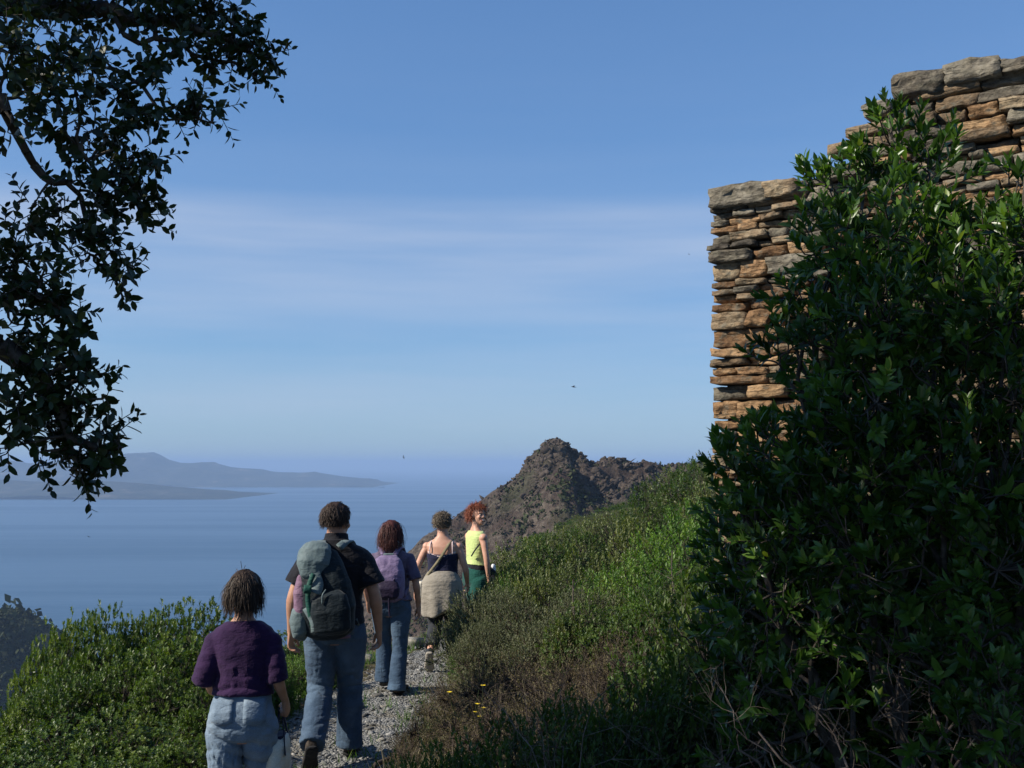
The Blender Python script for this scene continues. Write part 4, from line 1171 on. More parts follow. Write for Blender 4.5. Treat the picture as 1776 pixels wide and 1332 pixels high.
# gravel stones: one layer of loose chips
ico = np.array([(0, 0, 1), (.89, 0, .45), (.28, .85, .45), (-.72, .53, .45), (-.72, -.53, .45), (.28, -.85, .45), (.72, .53, -.45), (-.28, .85, -.45), (-.89, 0, -.45), (-.28, -.85, -.45), (.72, -.53, -.45), (0, 0, -1)])
icoT = np.array([(0, 1, 2), (0, 2, 3), (0, 3, 4), (0, 4, 5), (0, 5, 1), (1, 6, 2), (2, 7, 3), (3, 8, 4), (4, 9, 5), (5, 10, 1), (6, 7, 2), (7, 8, 3), (8, 9, 4), (9, 10, 5), (10, 6, 1), (11, 7, 6), (11, 8, 7), (11, 9, 8), (11, 10, 9), (11, 6, 10)])
NCH = 9500
xy = scatter(NCH, lambda n_: np.clip(g.normal(0, 0.38, n_), -.85, .85), 5.2, 13.6)
sz = np.exp(g.normal(math.log(0.0095), 0.5, NCH)).clip(.005, .032)
R_ = nrm(g.normal(0, 1, (NCH, 3, 3)))
V = ico[None] * (1 + g.normal(0, .16, (NCH, 12, 1))) * np.array([1, 1, 1])
V = np.einsum('nij,nkj->nki', R_, V) * sz[:, None, None] * np.array([1.0, 1.0, 0.62])
V = V + np.column_stack([xy, ground_n(xy[:, 0], xy[:, 1]) + 0.022])[:, None]
T = icoT[None] + (np.arange(NCH) * 12)[:, None, None]
CHIP = leaf_mat('gravel_chips', [(0.0, (0.075, 0.075, 0.072)), (0.5, (0.195, 0.196, 0.187)), (0.85, (0.30, 0.29, 0.27)), (1.0, (0.42, 0.39, 0.33))], 0.9, 0.2, 0.0)
o = link('gravel', mesh_np('gravel', V.reshape(-1, 3), [T.reshape(-1, 3)], tint=np.repeat(np.clip(g.normal(.5, .24, NCH), 0, 1), 12)), CHIP); o['kind'] = 'stuff'
# larger loose stones
PATHST = rough_mat('path_stone', [(0.3, (0.10, 0.095, 0.085)), (0.6, (0.26, 0.24, 0.20)), (0.8, (0.42, 0.38, 0.31))], 14, objvar=.4)
for i, (px, py, s_, lab) in enumerate(((698, 1206, .055, 'pale stone beside the foot of the walker with the purple rucksack'), (618, 1230, .06, 'dark stone on the path right of the man in the black shirt'), (625, 1248, .035, None), (604, 1255, .06, 'squarish pale stone at the right edge of the path'),
                                       (655, 1212, .04, None), (640, 1185, .03, None), (618, 1195, .03, None), (716, 1122, .11, 'low rounded tan rock at the bend of the path'), (700, 1160, .03, None), (735, 1180, .03, None), (668, 1230, .03, None), (592, 1268, .03, None),
                                       (512, 1240, .03, None), (508, 1290, .035, None), (640, 1270, .03, None), (660, 1290, .03, None), (630, 1150, .09, 'flat pinkish stone at the left edge of the path beyond the man'), (520, 1215, .04, None))):
    r = at(px, py, 1.0) - np.array([0, 0, CAMZ]); t_ = CAMZ / -r[2]
    p = r * t_; zz = float(ground_n(np.array([p[0]]), np.array([p[1]]))[0])
    V = stone_verts(s_ * 2.1, s_ * 1.8, s_ * 1.3, i * 2.9 + 100, 0.8)
    o = link('loose_stone', mesh_np('loose_stone', V, [CG_Q]), PATHST)
    o.location = (p[0], p[1], zz + s_ * .4); o.rotation_euler = (0, 0, gs.uniform(0, 6))
    tag(o, lab or 'small grey loose stone lying on the gravel path', 'stone', None if lab else 'small loose stones on the path')

# ------------------------------------------------------------------ maquis speckling the rocky hill and the headland
def clumps(name, zf, n_, xr, yr, size, mat, seed, mask=None, tri=14):
    g = np.random.default_rng(seed)
    x = g.uniform(*xr, n_); y = g.uniform(*yr, n_)
    m_ = fbm(np.column_stack([x / 18, y / 18, np.zeros(n_)]), 4, seed + 3) + g.normal(0, .18, n_)
    kp = m_ > (mask if mask is not None else -9)
    x, y, m_ = x[kp], y[kp], m_[kp]
    z = zf(x[None], y[None])[0]
    kp = z > SEA + 1
    x, y, z, m_ = x[kp], y[kp], z[kp], m_[kp]
    s = size * np.exp(g.normal(0, .4, len(x)))
    c = np.repeat(np.column_stack([x, y, z + s * .25]), tri, 0); ss = np.repeat(s, tri)
    u = nrm(g.normal(0, 1, (len(c), 3)) + np.array([0, 0, .4]))
    p = c + u * (ss * g.uniform(.2, .75, len(c)))[:, None]
    V, T = leaves_np(L0, p, nrm(g.normal(0, 1, p.shape)), u, ss * .75, 1.6)
    tint = np.repeat(np.repeat(np.clip(.5 + m_ * .6 + g.normal(0, .15, len(m_)), 0, 1), tri), 4)
    o = link(name, mesh_np(name, V, [T], tint=tint), mat); o['kind'] = 'stuff'
def crags(n_, seed):
    g = np.random.default_rng(seed)
    x = g.uniform(-60, 75, n_ * 6); y = g.uniform(318, 353, n_ * 6)
    base = np.interp(x, hx, hz); rel = np.clip((base + 12) / 20, 0, 1)
    pr = rel ** 1.5 * (0.25 + 0.75 * (fbm(np.column_stack([x / 9, y / 9, np.zeros(len(x))]), 3, seed) > 0.0))
    kp = g.random(len(x)) < pr * .6 + .02
    x, y = x[kp][:n_], y[kp][:n_]
    z = rocky(x[None], y[None])[0]
    s = 0.40 * np.exp(g.normal(0, .45, len(x)))
    R_ = nrm(g.normal(0, 1, (len(x), 3, 3)) * .5 + np.eye(3)[None])
    V = ico[None] * (1 + g.normal(0, .24, (len(x), 12, 1)))
    V = np.einsum('nij,nkj->nki', R_, V) * s[:, None, None] * np.array([1.2, 1.0, 1.0]) + np.column_stack([x, y, z])[:, None]
    T = icoT[None] + (np.arange(len(x)) * 12)[:, None, None]
    o = link('crag_rock', mesh_np('crag_rock', V.reshape(-1, 3), [T.reshape(-1, 3)], tint=np.repeat(np.clip(g.normal(.40, .15, len(x)), 0, 1), 12)), CRAG); o['kind'] = 'stuff'
CRAG = leaf_mat('crag_schist', [(0.0, (0.028, 0.023, 0.019)), (0.5, (0.078, 0.062, 0.050)), (1.0, (0.17, 0.145, 0.115))], 0.9, 0.1, 0.0)
crags(3200, 17)
HILLG = leaf_mat('hill_maquis', [(0.0, (0.026, 0.022, 0.014)), (0.5, (0.028, 0.036, 0.016)), (1.0, (0.05, 0.06, 0.026))], 0.8, 0.1, 0.1)
HEATH = leaf_mat('hill_heath', [(0.0, (0.040, 0.030, 0.025)), (0.5, (0.062, 0.046, 0.038)), (1.0, (0.066, 0.058, 0.038))], 0.85, 0.1, 0.1)
clumps('hill_scrub', rocky, 9000, (-110, 130), (255, 347), 0.85, HILLG, 5, 0.02, 10)
clumps('hill_heath', rocky, 5000, (-110, 130), (255, 349), 0.65, HEATH, 6, -0.2, 10)
clumps('headland_scrub', leftland, 5000, (-430, -230), (530, 640), 2.6, HILLG, 7, -0.3, 8)
# ------------------------------------------------------------------ people
class PM:
    """Closed pieces that are fused by a voxel remesh into one continuous surface."""
    def __init__(s):
        s.V, s.F = [], []
    def loft(s, pts, radii, side=(1, 0, 0), n=18, power=2.0):
        pts = np.array(pts, float); R2 = [(r, r) if np.isscalar(r) else r for r in radii]
        m = len(pts)
        tang = np.gradient(pts, axis=0) if m > 2 else np.tile(pts[1] - pts[0], (2, 1))
        b = len(s.V)
        a = np.arange(n) * 2 * math.pi / n
        for i in range(m):
            t = nrm(tang[i]); sv = np.array(side, float); sv = nrm(sv - t * (sv @ t)); f = np.cross(t, sv)
            ca, sa = np.cos(a), np.sin(a)
            k_ = (np.abs(ca) ** power + np.abs(sa) ** power) ** (-1 / power)
            for c_, q in zip(ca * k_, sa * k_):
                s.V.append(pts[i] + sv * c_ * R2[i][0] + f * q * R2[i][1])
        for i in range(m - 1):
            for j in range(n):
                j2 = (j + 1) % n
                s.F.append((b + i * n + j, b + i * n + j2, b + (i + 1) * n + j2, b + (i + 1) * n + j))
        for end, i in ((0, 0), (1, m - 1)):
            c_ = len(s.V); s.V.append(pts[i])
            for j in range(n):
                j2 = (j + 1) % n
                s.F.append((c_, b + i * n + j2, b + i * n + j) if end == 0 else (c_, b + i * n + j, b + i * n + j2))
        return s
    def ball(s, c, r, R=None, nu=16, nv=10):
        c = np.array(c, float); r = np.array(r if not np.isscalar(r) else (r,) * 3, float)
        b = len(s.V)
        for i in range(nv + 1):
            th = math.pi * i / nv
            for j in range(nu):
                ph = 2 * math.pi * j / nu
                p = np.array([math.sin(th) * math.cos(ph), math.sin(th) * math.sin(ph), math.cos(th)]) * r
                if R is not None:
                    p = R @ p
                s.V.append(c + p)
        for i in range(nv):
            for j in range(nu):
                j2 = (j + 1) % nu
                s.F.append((b + i * nu + j, b + (i + 1) * nu + j, b + (i + 1) * nu + j2, b + i * nu + j2))
        return s
    def chain(s, pts, radii, n=10):
        """Rounded tube: loft plus balls at the ends."""
        s.loft(pts, radii, side=(0.31, 0.9, 0.2), n=n)
        s.ball(pts[0], radii[0] * 0.98, nu=n, nv=6); s.ball(pts[-1], radii[-1] * 0.98, nu=n, nv=6)
        return s
    def fuse(s, voxel, smooth=2, fac=0.5, ratio=1.0):
        me = bpy.data.meshes.new('tmp')
        me.from_pydata([tuple(v) for v in s.V], [], s.F); me.update()
        o = bpy.data.objects.new('tmp', me); C.objects.link(o)
        md = o.modifiers.new('r', 'REMESH'); md.mode = 'VOXEL'; md.voxel_size = voxel; md.adaptivity = 0.0
        if smooth:
            m2 = o.modifiers.new('s', 'SMOOTH'); m2.iterations = smooth; m2.factor = fac
        if ratio < 1:
            m3 = o.modifiers.new('d', 'DECIMATE'); m3.ratio = ratio
        dg = bpy.context.evaluated_depsgraph_get(); dg.update()
        em = o.evaluated_get(dg).to_mesh()
        V = np.empty(len(em.vertices) * 3, np.float32); em.vertices.foreach_get('co', V)
        N = np.empty(len(em.vertices) * 3, np.float32); em.vertices.foreach_get('normal', N)
        tot = np.empty(len(em.polygons), np.int32); em.polygons.foreach_get('loop_total', tot)
        lv = np.empty(len(em.loops), np.int32); em.loops.foreach_get('vertex_index', lv)
        o.evaluated_get(dg).to_mesh_clear()
        bpy.data.objects.remove(o); bpy.data.meshes.remove(me)
        st = np.concatenate([[0], np.cumsum(tot)[:-1]])
        fs = []
        for k_ in (3, 4):
            i = np.where(tot == k_)[0]
            if len(i):
                fs.append(lv[st[i][:, None] + np.arange(k_)[None]])
        return V.reshape(-1, 3).astype(float), N.reshape(-1, 3).astype(float), fs

def finish(name, vnf, mat, parent, smooth=True):
    return link(name, mesh_np(name, vnf[0], vnf[2], smooth), mat, parent)

def cloth(name, vnf, mat, parent, amp=0.006, seed=0, aniso=(6, 6, 16), zones=()):
    """Folds: ridged noise along the normals; zones = (centre, radius, extra amplitude, vertical frequency)."""
    V, N, fs = vnf
    f = fbm(V * np.array(aniso), 3, seed, ridged=True) * amp
    for c_, r_, a_, fz in zones:
        w_ = np.exp(-np.sum(((V - np.array(c_)) / np.array(r_)) ** 2, 1))
        ph = V[:, 2] * fz + V[:, 0] * fz * 0.35 * math.sin(seed * 1.7 + 1) + fbm(V * 9, 2, seed + 5) * 3.0
        f = f + w_ * a_ * (np.abs(np.sin(ph)) ** 0.6 - 0.5)
    V = V + N * f[:, None]
    return link(name, mesh_np(name, V, fs, True), mat, parent)

def fabric(name, c_lo, c_hi, scale=60, rough=0.85, bump=0.25, worn=None):
    k = NB(name)
    f = k.noise(7, 5, 0.6)
    col = k.ramp(f, [(0.35, c_lo), (0.65, c_hi)])
    if worn:
        col = k.mixc(k.ramp(k.noise(4, 3), [(0.48, (0, 0, 0)), (0.66, (0.8,) * 3)]), col, worn)
    w_ = k.ramp(k.noise(240, 2), [(0.35, (0.86,) * 3), (0.65, (1.1,) * 3)])
    k.col(k.mixc(1.0, col, w_, 'MULTIPLY'))
    fold = k.math('ABSOLUTE', k.math('SUBTRACT', k.noise(9, 3, 0.5, mapscale=(1, 1, 1.9)), 0.5))
    k.bump(k.math('ADD', fold, k.math('MULTIPLY', k.noise(scale, 4), 0.05 + bump * 0.15)), 0.42, 0.05)
    k.b.inputs['Sheen Weight'].default_value = 0.1
    return k.set(rough, 0.15)

def skin_mat(name, a_, b_):
    k = NB(name)
    k.col(k.ramp(k.noise(14, 4), [(0.35, a_), (0.65, b_)]))
    k.b.inputs['Subsurface Weight'].default_value = 0.06
    k.b.inputs['Subsurface Radius'].default_value = (0.01, 0.004, 0.002)
    k.bump(k.noise(120, 3), 0.15, 0.002)
    return k.set(0.5, 0.35)
SKIN = skin_mat('tanned_skin', (0.36, 0.18, 0.11), (0.46, 0.25, 0.16))
SKIN2 = skin_mat('fair_skin', (0.48, 0.25, 0.165), (0.58, 0.33, 0.23))
LIP = NB('lips'); LIP.col((0.38, 0.11, 0.09)); LIP = LIP.set(0.4, 0.4)
TEETH = NB('teeth'); TEETH.col((0.75, 0.70, 0.62)); TEETH = TEETH.set(0.3, 0.5)
EYEW = NB('eye_white'); EYEW.col((0.70, 0.68, 0.64)); EYEW = EYEW.set(0.2, 0.5)
IRIS = NB('iris'); IRIS.col((0.03, 0.02, 0.014)); IRIS = IRIS.set(0.2, 0.5)
def hair_mat(name, stops):
    k = NB(name)
    a_ = k.n('ShaderNodeAttribute', attribute_name='tint')
    k.col(k.ramp(a_.outputs['Fac'], stops))
    return k.set(0.55, 0.22)
H_BROWN = hair_mat('brown_streaked_hair', [(0.0, (0.012, 0.008, 0.006)), (0.6, (0.034, 0.022, 0.015)), (0.88, (0.085, 0.058, 0.038)), (1.0, (0.18, 0.13, 0.09))])
H_DARK = hair_mat('dark_brown_hair', [(0.0, (0.014, 0.009, 0.007)), (0.6, (0.040, 0.025, 0.018)), (1.0, (0.095, 0.062, 0.045))])
H_RED = hair_mat('dark_auburn_hair', [(0.0, (0.022, 0.007, 0.006)), (0.6, (0.065, 0.020, 0.016)), (1.0, (0.15, 0.055, 0.04))])
H_GREY = hair_mat('greying_curly_hair', [(0.0, (0.045, 0.032, 0.022)), (0.5, (0.13, 0.10, 0.07)), (1.0, (0.34, 0.29, 0.22))])
H_COPPER = hair_mat('copper_red_hair', [(0.0, (0.06, 0.013, 0.008)), (0.5, (0.17, 0.045, 0.022)), (1.0, (0.34, 0.12, 0.06))])

def rotz(a_):
    return np.array([[math.cos(a_), -math.sin(a_), 0], [math.sin(a_), math.cos(a_), 0], [0, 0, 1]])
def rotx(a_):
    return np.array([[1, 0, 0], [0, math.cos(a_), -math.sin(a_)], [0, math.sin(a_), math.cos(a_)]])

def hand(pm, wrist, d, palm, thumb, s=1.0, curl=0.35, grip=False):
    d, palm, thumb = [np.array(v, float) for v in (d, palm, thumb)]
    d = nrm(d); palm = nrm(palm - d * (palm @ d)); thumb = nrm(thumb - d * (thumb @ d) - palm * (thumb @ palm))
    w0 = np.array(wrist, float)
    pm.loft([w0 - d * .01 * s, w0 + d * .02 * s, w0 + d * .055 * s, w0 + d * .088 * s], [(.026 * s, .019 * s), (.032 * s, .019 * s), (.040 * s, .016 * s), (.039 * s, .013 * s)], side=thumb, n=14)
    for i, (off, ln) in enumerate(((.031, .070), (.0105, .079), (-.0105, .073), (-.031, .058))):
        cb = curl * (1 + 0.10 * i)
        p = w0 + d * (.082 - .004 * abs(i - 1)) * s + thumb * off * s
        dirv = nrm(d + thumb * off * 2.2)
        pts = [p - dirv * .02 * s, p]
        ang = 0
        for seg, q in ((.45, 1.0), (.32, 1.25), (.23, 0.9)):
            ang += cb * q
            v = dirv * math.cos(ang) + palm * math.sin(ang)
            pts.append(pts[-1] + v * ln * seg * s)
        pm.chain(pts, [.0095 * s, .0092 * s, .0086 * s, .0080 * s, .0068 * s], n=9)
    p = w0 + d * .022 * s + thumb * .022 * s + palm * .006 * s
    t1 = nrm(d * .75 + thumb * .62 + palm * (.25 if not grip else .5)); t2 = nrm(d * .95 + thumb * .15 + palm * (.30 if not grip else .9))
    pm.chain([p, p + t1 * .040 * s, p + t1 * .040 * s + t2 * .030 * s, p + t1 * .040 * s + t2 * .052 * s], [.0135 * s, .0115 * s, .0098 * s, .0078 * s], n=9)

def resample(path, radii, t0, t1, n):
    P = np.array(path, float); L = np.concatenate([[0], np.cumsum(np.linalg.norm(np.diff(P, axis=0), axis=1))]); L /= L[-1]
    t = np.linspace(t0, t1, n)
    Q = np.stack([np.interp(t, L, P[:, i]) for i in range(3)], -1)
    # round the bends a little
    Q[1:-1] = 0.25 * Q[:-2] + 0.5 * Q[1:-1] + 0.25 * Q[2:]
    ra = np.array([(r, r) if np.isscalar(r) else r for r in radii])
    return Q, [(np.interp(x, L, ra[:, 0]), np.interp(x, L, ra[:, 1])) for x in t]

FEM = [(.72, .085, .075, 0), (.76, .150, .105, -.004), (.81, .176, .120, -.010), (.86, .176, .122, -.012), (.92, .155, .103, -.002), (.99, .134, .090, .006), (1.06, .136, .096, .010), (1.14, .146, .104, .010),
       (1.21, .158, .100, .004), (1.265, .168, .085, -.004), (1.30, .140, .068, -.008), (1.33, .085, .056, -.008), (1.36, .056, .054, -.002), (1.42, .051, .053, .010), (1.46, .05, .05, .018)]
MAL = [(.72, .090, .080, 0), (.76, .140, .105, -.004), (.81, .158, .118, -.010), (.86, .156, .116, -.010), (.92, .148, .105, -.002), (.99, .144, .100, .004), (1.06, .152, .106, .008), (1.14, .166, .116, .008),
       (1.21, .182, .112, .002), (1.265, .190, .095, -.006), (1.30, .160, .078, -.010), (1.33, .098, .066, -.010), (1.36, .064, .062, -.002), (1.42, .058, .060, .010), (1.46, .056, .056, .018)]

class Fig:
    def __init__(s, H, male, pose, head_turn=0.0, head_tilt=0.0, thick=1.0, lean=0.0):
        s.k = H / 1.60; s.male = male; s.lean = lean
        k_ = s.k
        s.prof = [(z * k_, a_ * k_ * thick, b_ * k_ * thick, y * k_) for z, a_, b_, y in (MAL if male else FEM)]
        P = {n_: np.array(v, float) * k_ for n_, v in pose.items()}
        s.P = P
        s.arm_r = [.050, .047, .043, .038, .040, .036, .026, .024] if male else [.046, .043, .038, .033, .034, .030, .023, .021]
        s.arm_r = [r * k_ * (0.5 + 0.5 * thick) for r in s.arm_r]
        s.leg_r = [.088, .086, .074, .058, .052, .056, .044, .036] if male else [.092, .088, .072, .056, .050, .053, .041, .034]
        s.leg_r = [r * k_ * (0.4 + 0.6 * thick) for r in s.leg_r]
        s.head_R = rotz(head_turn) @ rotx(head_tilt)
        hz_ = 1.470 if male else 1.482
        s.head_c = np.array([0, .018 * k_ + s.sh(1.49 * k_), hz_ * k_])
    def sh(s, z):
        return s.lean * max(z - 0.8 * s.k, 0)
    def arm(s, q):
        a_, b_, c_ = s.P['sh' + q], s.P['el' + q], s.P['wr' + q]
        inner = a_ + np.array([-.06 if q == 'r' else .06, 0, .004]) * s.k
        path = [inner, a_ + np.array([0, 0, -.012]) * s.k, a_ * .55 + b_ * .45, b_ + (a_ - b_) * .08, b_ + (c_ - b_) * .12, b_ + (c_ - b_) * .35, b_ + (c_ - b_) * .8, c_]
        return path, s.arm_r
    def leg(s, q):
        h, kn, an = s.P['hip' + q], s.P['kn' + q], s.P['an' + q]
        path = [h, h + (kn - h) * .2, h + (kn - h) * .6, kn + (h - kn) * .08, kn + (an - kn) * .08, kn + (an - kn) * .32, kn + (an - kn) * .7, an]
        return path, s.leg_r
    def torso(s, pm, z0, z1, off=0.0, flare=0.0, thin=1.0):
        zs = np.array([p[0] for p in s.prof])
        z0, z1 = z0 * s.k, z1 * s.k
        z = np.unique(np.concatenate([[z0, z1], zs[(zs > z0) & (zs < z1)], np.linspace(z0, z1, 12)]))
        I = lambda j: np.interp(z, zs, [p[j] for p in s.prof])
        fl = flare * np.clip(1 - (z - z0) / (0.25 * s.k), 0, 1)
        pm.loft([(0, y + s.sh(zz), zz) for zz, y in zip(z, I(3))], [(a_ * thin + off + f_, b_ * thin + off + f_) for a_, b_, f_ in zip(I(1), I(2), fl)], power=2.25, n=28)
    def body(s, skin, parent=None, curl=0.35, grip=None, foot=True, palm_in=True):
        pm = PM(); k_ = s.k
        s.torso(pm, .72, 1.46)
        for q, sg in (('l', -1), ('r', 1)):
            path, r = s.arm(q)
            Q, R = resample(path, r, 0, 1, 14); pm.loft(Q, R, side=(0, 1, 0), n=14); pm.ball(s.P['sh' + q], .045 * k_)
            el, wr = s.P['el' + q], s.P['wr' + q]
            d = nrm(wr - el)
            if grip == q:
                hand(pm, wr, d * .8 + np.array([0, 0, -.4]), (-sg * 1.0, .2, 0), (0, 1, .2), k_, 1.15, True)
            else:
                hand(pm, wr, d + np.array([0, 0, -.15]), (-sg, -.25, 0), (0, 1, 0), k_, curl)
            path, r = s.leg(q)
            Q, R = resample(path, r, 0, 1, 16); pm.loft(Q, R, side=(1, 0, 0), n=16); pm.ball(s.P['hip' + q], .088 * k_)
            an = s.P['an' + q]
            heel, ax, L, up, sd = s.foot(q)
            pm.chain([an, heel + ax * L * .16 + up * .045 * k_], [.034 * k_, .030 * k_])
            pm.chain([heel + ax * L * .16 + up * .040 * k_, heel + ax * L * .45 + up * .034 * k_, heel + ax * L * .8 + up * .024 * k_], [.027 * k_, .027 * k_, .018 * k_])
        R, c_ = s.head_R, s.head_c
        E = lambda p, r, RR=None: pm.ball(c_ + R @ (np.array(p) * k_), np.array(r) * k_, R if RR is None else R @ RR)
        E((0, -.012, .026), (.073, .092, .084)); E((0, .022, -.030), (.058, .064, .070)); E((0, .050, -.070), (.036, .034, .034)); E((0, .066, -.088), (.019, .017, .016))
        E((0, .074, .022), (.048, .018, .012)); E((.031, .066, -.022), (.022, .020, .020)); E((-.031, .066, -.022), (.022, .020, .020))
        E((0, .092, -.022), (.013, .016, .017)); E((0, .087, .0), (.008, .012, .022)); E((0, .082, -.056), (.024, .010, .010))
        for sg in (-1, 1):
            E((.074 * sg, -.006, -.012), (.009, .022, .031)); E((.014 * sg, .086, -.026), (.008, .009, .008))
        pm.loft([c_ + R @ (np.array([0, -.022, -.055]) * k_), np.array([0, s.prof[-2][3] + s.sh(1.40 * k_), 1.39 * k_])], [(.052 * k_, .054 * k_), (.054 * k_, .054 * k_)])
        o = finish('person', pm.fuse(0.0055, 2, 0.4, 0.30), skin, parent)
        s.root = o
        for sg in (-1, 1):
            p1 = PM().ball(c_ + R @ (np.array([.029 * sg, .0785, .002]) * k_), np.array([.0115, .009, .0065]) * k_, R, 12, 8)
            e_ = link('eye', mesh_np('eye', np.array(p1.V), [np.array(p1.F)], True), EYEW, o)
            p2 = PM().ball(c_ + R @ (np.array([.029 * sg, .0858, .002]) * k_), np.array([.0052, .003, .0052]) * k_, R, 10, 6)
            link('iris', mesh_np('iris', np.array(p2.V), [np.array(p2.F)], True), IRIS, e_)
        return o
    def mouth(s, smile=True):
        R, c_, k_ = s.head_R, s.head_c, s.k
        p1 = PM()
        xs = np.linspace(-1, 1, 9)
        p1.loft([c_ + R @ (np.array([.026 * x, .0905 - .013 * x * x, -.060 + .007 * x * x]) * k_) for x in xs], [(.009 * k_ * (1 - .75 * x * x), .005 * k_) for x in xs], side=R @ np.array([0, 0, 1.0]), n=10)
        m_ = link('lips', mesh_np('lips', np.array(p1.V), [np.array(f) for f in ([f for f in p1.F if len(f) == 4], [f for f in p1.F if len(f) == 3])], True), LIP, s.root)
        p1 = PM()
        p1.loft([c_ + R @ (np.array([.019 * x, .0945 - .013 * x * x, -.0585 + .006 * x * x]) * k_) for x in xs], [(.0048 * k_ * (1 - .7 * x * x), .004 * k_) for x in xs], side=R @ np.array([0, 0, 1.0]), n=8)
        link('teeth', mesh_np('teeth', np.array(p1.V), [np.array(f) for f in ([f for f in p1.F if len(f) == 4], [f for f in p1.F if len(f) == 3])], True), TEETH, m_)
    def sleeve(s, pm, q, t1, off, flare=0.0):
        path, r = s.arm(q)
        Q, R = resample(path, r, 0, t1, 9)
        R = [(a_ + off + flare * (i / 8) ** 2, b_ + off + flare * (i / 8) ** 2) for i, (a_, b_) in enumerate(R)]
        pm.loft(Q, R, side=(0, 1, 0), n=16); pm.ball(s.P['sh' + q] + np.array([0, 0, -.006]) * s.k, .046 * s.k + min(off, .010))
    def trouser(s, pm, q, t1, off, flare=0.0, knee=0.0):
        path, r = s.leg(q)
        if t1 > .95:
            sh_ = nrm(path[-1] - path[-3]); path = path + [path[-1] + sh_ * .045 * s.k]; r = r + [r[-1] + .004]
        Q, R = resample(path, r, 0, t1, 16)
        R = [(a_ + off + flare * max(0, (i - 7) / 8) ** 1.3, b_ + off + flare * max(0, (i - 7) / 8) ** 1.3) for i, (a_, b_) in enumerate(R)]
        pm.loft(Q, R, side=(1, 0, 0), n=18); pm.ball(s.P['hip' + q], .088 * s.k + off)
    def foot(s, q):
        an, toe = s.P['an' + q], s.P['toe' + q]; k_ = s.k
        f = nrm((toe - an) * np.array([1, 1, 0]) + 1e-6)
        heel = s.P.get('heel' + q)
        if heel is None:
            heel = np.array([an[0] - f[0] * .05 * k_, an[1] - f[1] * .05 * k_, toe[2] - .012 * k_])
        ax = nrm(toe - heel)
        up = nrm(np.array([0, 0, 1.0]) - ax * ax[2])
        if abs(ax[2]) > .8:
            up = nrm(np.array([0, .6, 1.0]) - ax * (np.array([0, .6, 1.0]) @ ax))
        return heel, ax, (.275 if s.male else .245) * k_, up, np.cross(ax, up)
    def shoe(s, q, mat, sole_mat, name='shoe'):
        an = s.P['an' + q]; k_ = s.k
        heel, ax, L, up, sd = s.foot(q)
        pm = PM()
        st = [0.0, .06, .2, .4, .62, .8, .93, 1.0]; wd = [.020, .031, .034, .033, .042, .043, .032, .012]; ht = [.030, .042, .044, .036, .028, .024, .020, .010]
        pm.loft([heel + ax * L * t_ + up * (.012 + h_ * .75) * k_ for t_, h_ in zip(st, ht)], [(w_ * k_ * 1.05, h_ * k_) for w_, h_ in zip(wd, ht)], side=sd, n=14)
        pm.loft([an + np.array([0, 0, .035]) * k_, heel + ax * L * .22 + up * .06 * k_], [.047 * k_, .044 * k_])
        o = finish(name, pm.fuse(.006, 2), mat, s.root)
        ps = PM()
        ps.loft([heel + ax * L * t_ * 1.01 + up * .004 * k_ for t_ in st], [((w_ + .004) * k_ * 1.08, .010 * k_) for w_ in wd], side=sd, n=14, power=3)
        link('sole', mesh_np('sole', np.array(ps.V), [np.array([f_ for f_ in ps.F if len(f_) == 4]), np.array([f_ for f_ in ps.F if len(f_) == 3])], True), sole_mat, o)
    def hair(s, mat, seed, length, n=900, curl=0.25, vol=0.014, thick=0.004, down=1.0, face_cut=0.35, cap_low=-0.05):
        g = np.random.default_rng(seed); k_ = s.k; R, c_ = s.head_R, s.head_c
        cc = np.array([0, -.012, .026]); rr = np.array([.073, .092, .084]) + vol
        # close-fitting cap of hair
        nu, nv = 48, 26
        th = np.linspace(0.02, 2.25, nv); ph = np.linspace(0, 2 * math.pi, nu, endpoint=False)
        TH, PH = np.meshgrid(th, ph, indexing='ij')
        u = np.stack([np.sin(TH) * np.cos(PH), np.sin(TH) * np.sin(PH), np.cos(TH)], -1).reshape(-1, 3)
        nn_ = fbm(np.column_stack([PH.ravel() * 3.5 + 9, TH.ravel() * 0.9, np.zeros(u.shape[0])]) * (1 if curl < .5 else 2.2), 3, seed, ridged=True) * .010 + fbm(u * (3 if curl < .5 else 9), 3, seed + 3) * (.006 if curl < .5 else .012)
        p = cc + u * (rr + 0.0)[None] + u * nn_[:, None]
        face = (u[:, 1] > face_cut) & (u[:, 2] < 0.52)
        low = u[:, 2] < -0.72
        p[face | low] = (cc + u * (rr - vol - .02))[face | low]
        i = (np.arange(nv - 1)[:, None] * nu + np.arange(nu)[None]).ravel(); j = (np.arange(nv - 1)[:, None] * nu + (np.arange(nu) + 1)[None] % nu).ravel()
        Q0 = np.stack([i, i + nu, j + nu, j], -1)
        tint0 = np.clip(.42 + 18 * nn_, 0, 1)
        # locks
        u = nrm(g.normal(0, 1, (n * 3, 3)) + np.array([0, -.25, .35]))
        ok = ~((u[:, 1] > face_cut) & (u[:, 2] < .50)) & (u[:, 2] > -.45)
        u = u[ok][:n]; m = len(u)
        seg = 6
        P = [cc + u * (rr - .004)]
        d = nrm(u * (.22 + .5 * curl) + np.array([0, -.12, -.75 * down]) + g.normal(0, .12 + curl * .55, (m, 3)))
        Ln = length * k_ / k_ * (0.55 + .6 * g.random(m)) / seg
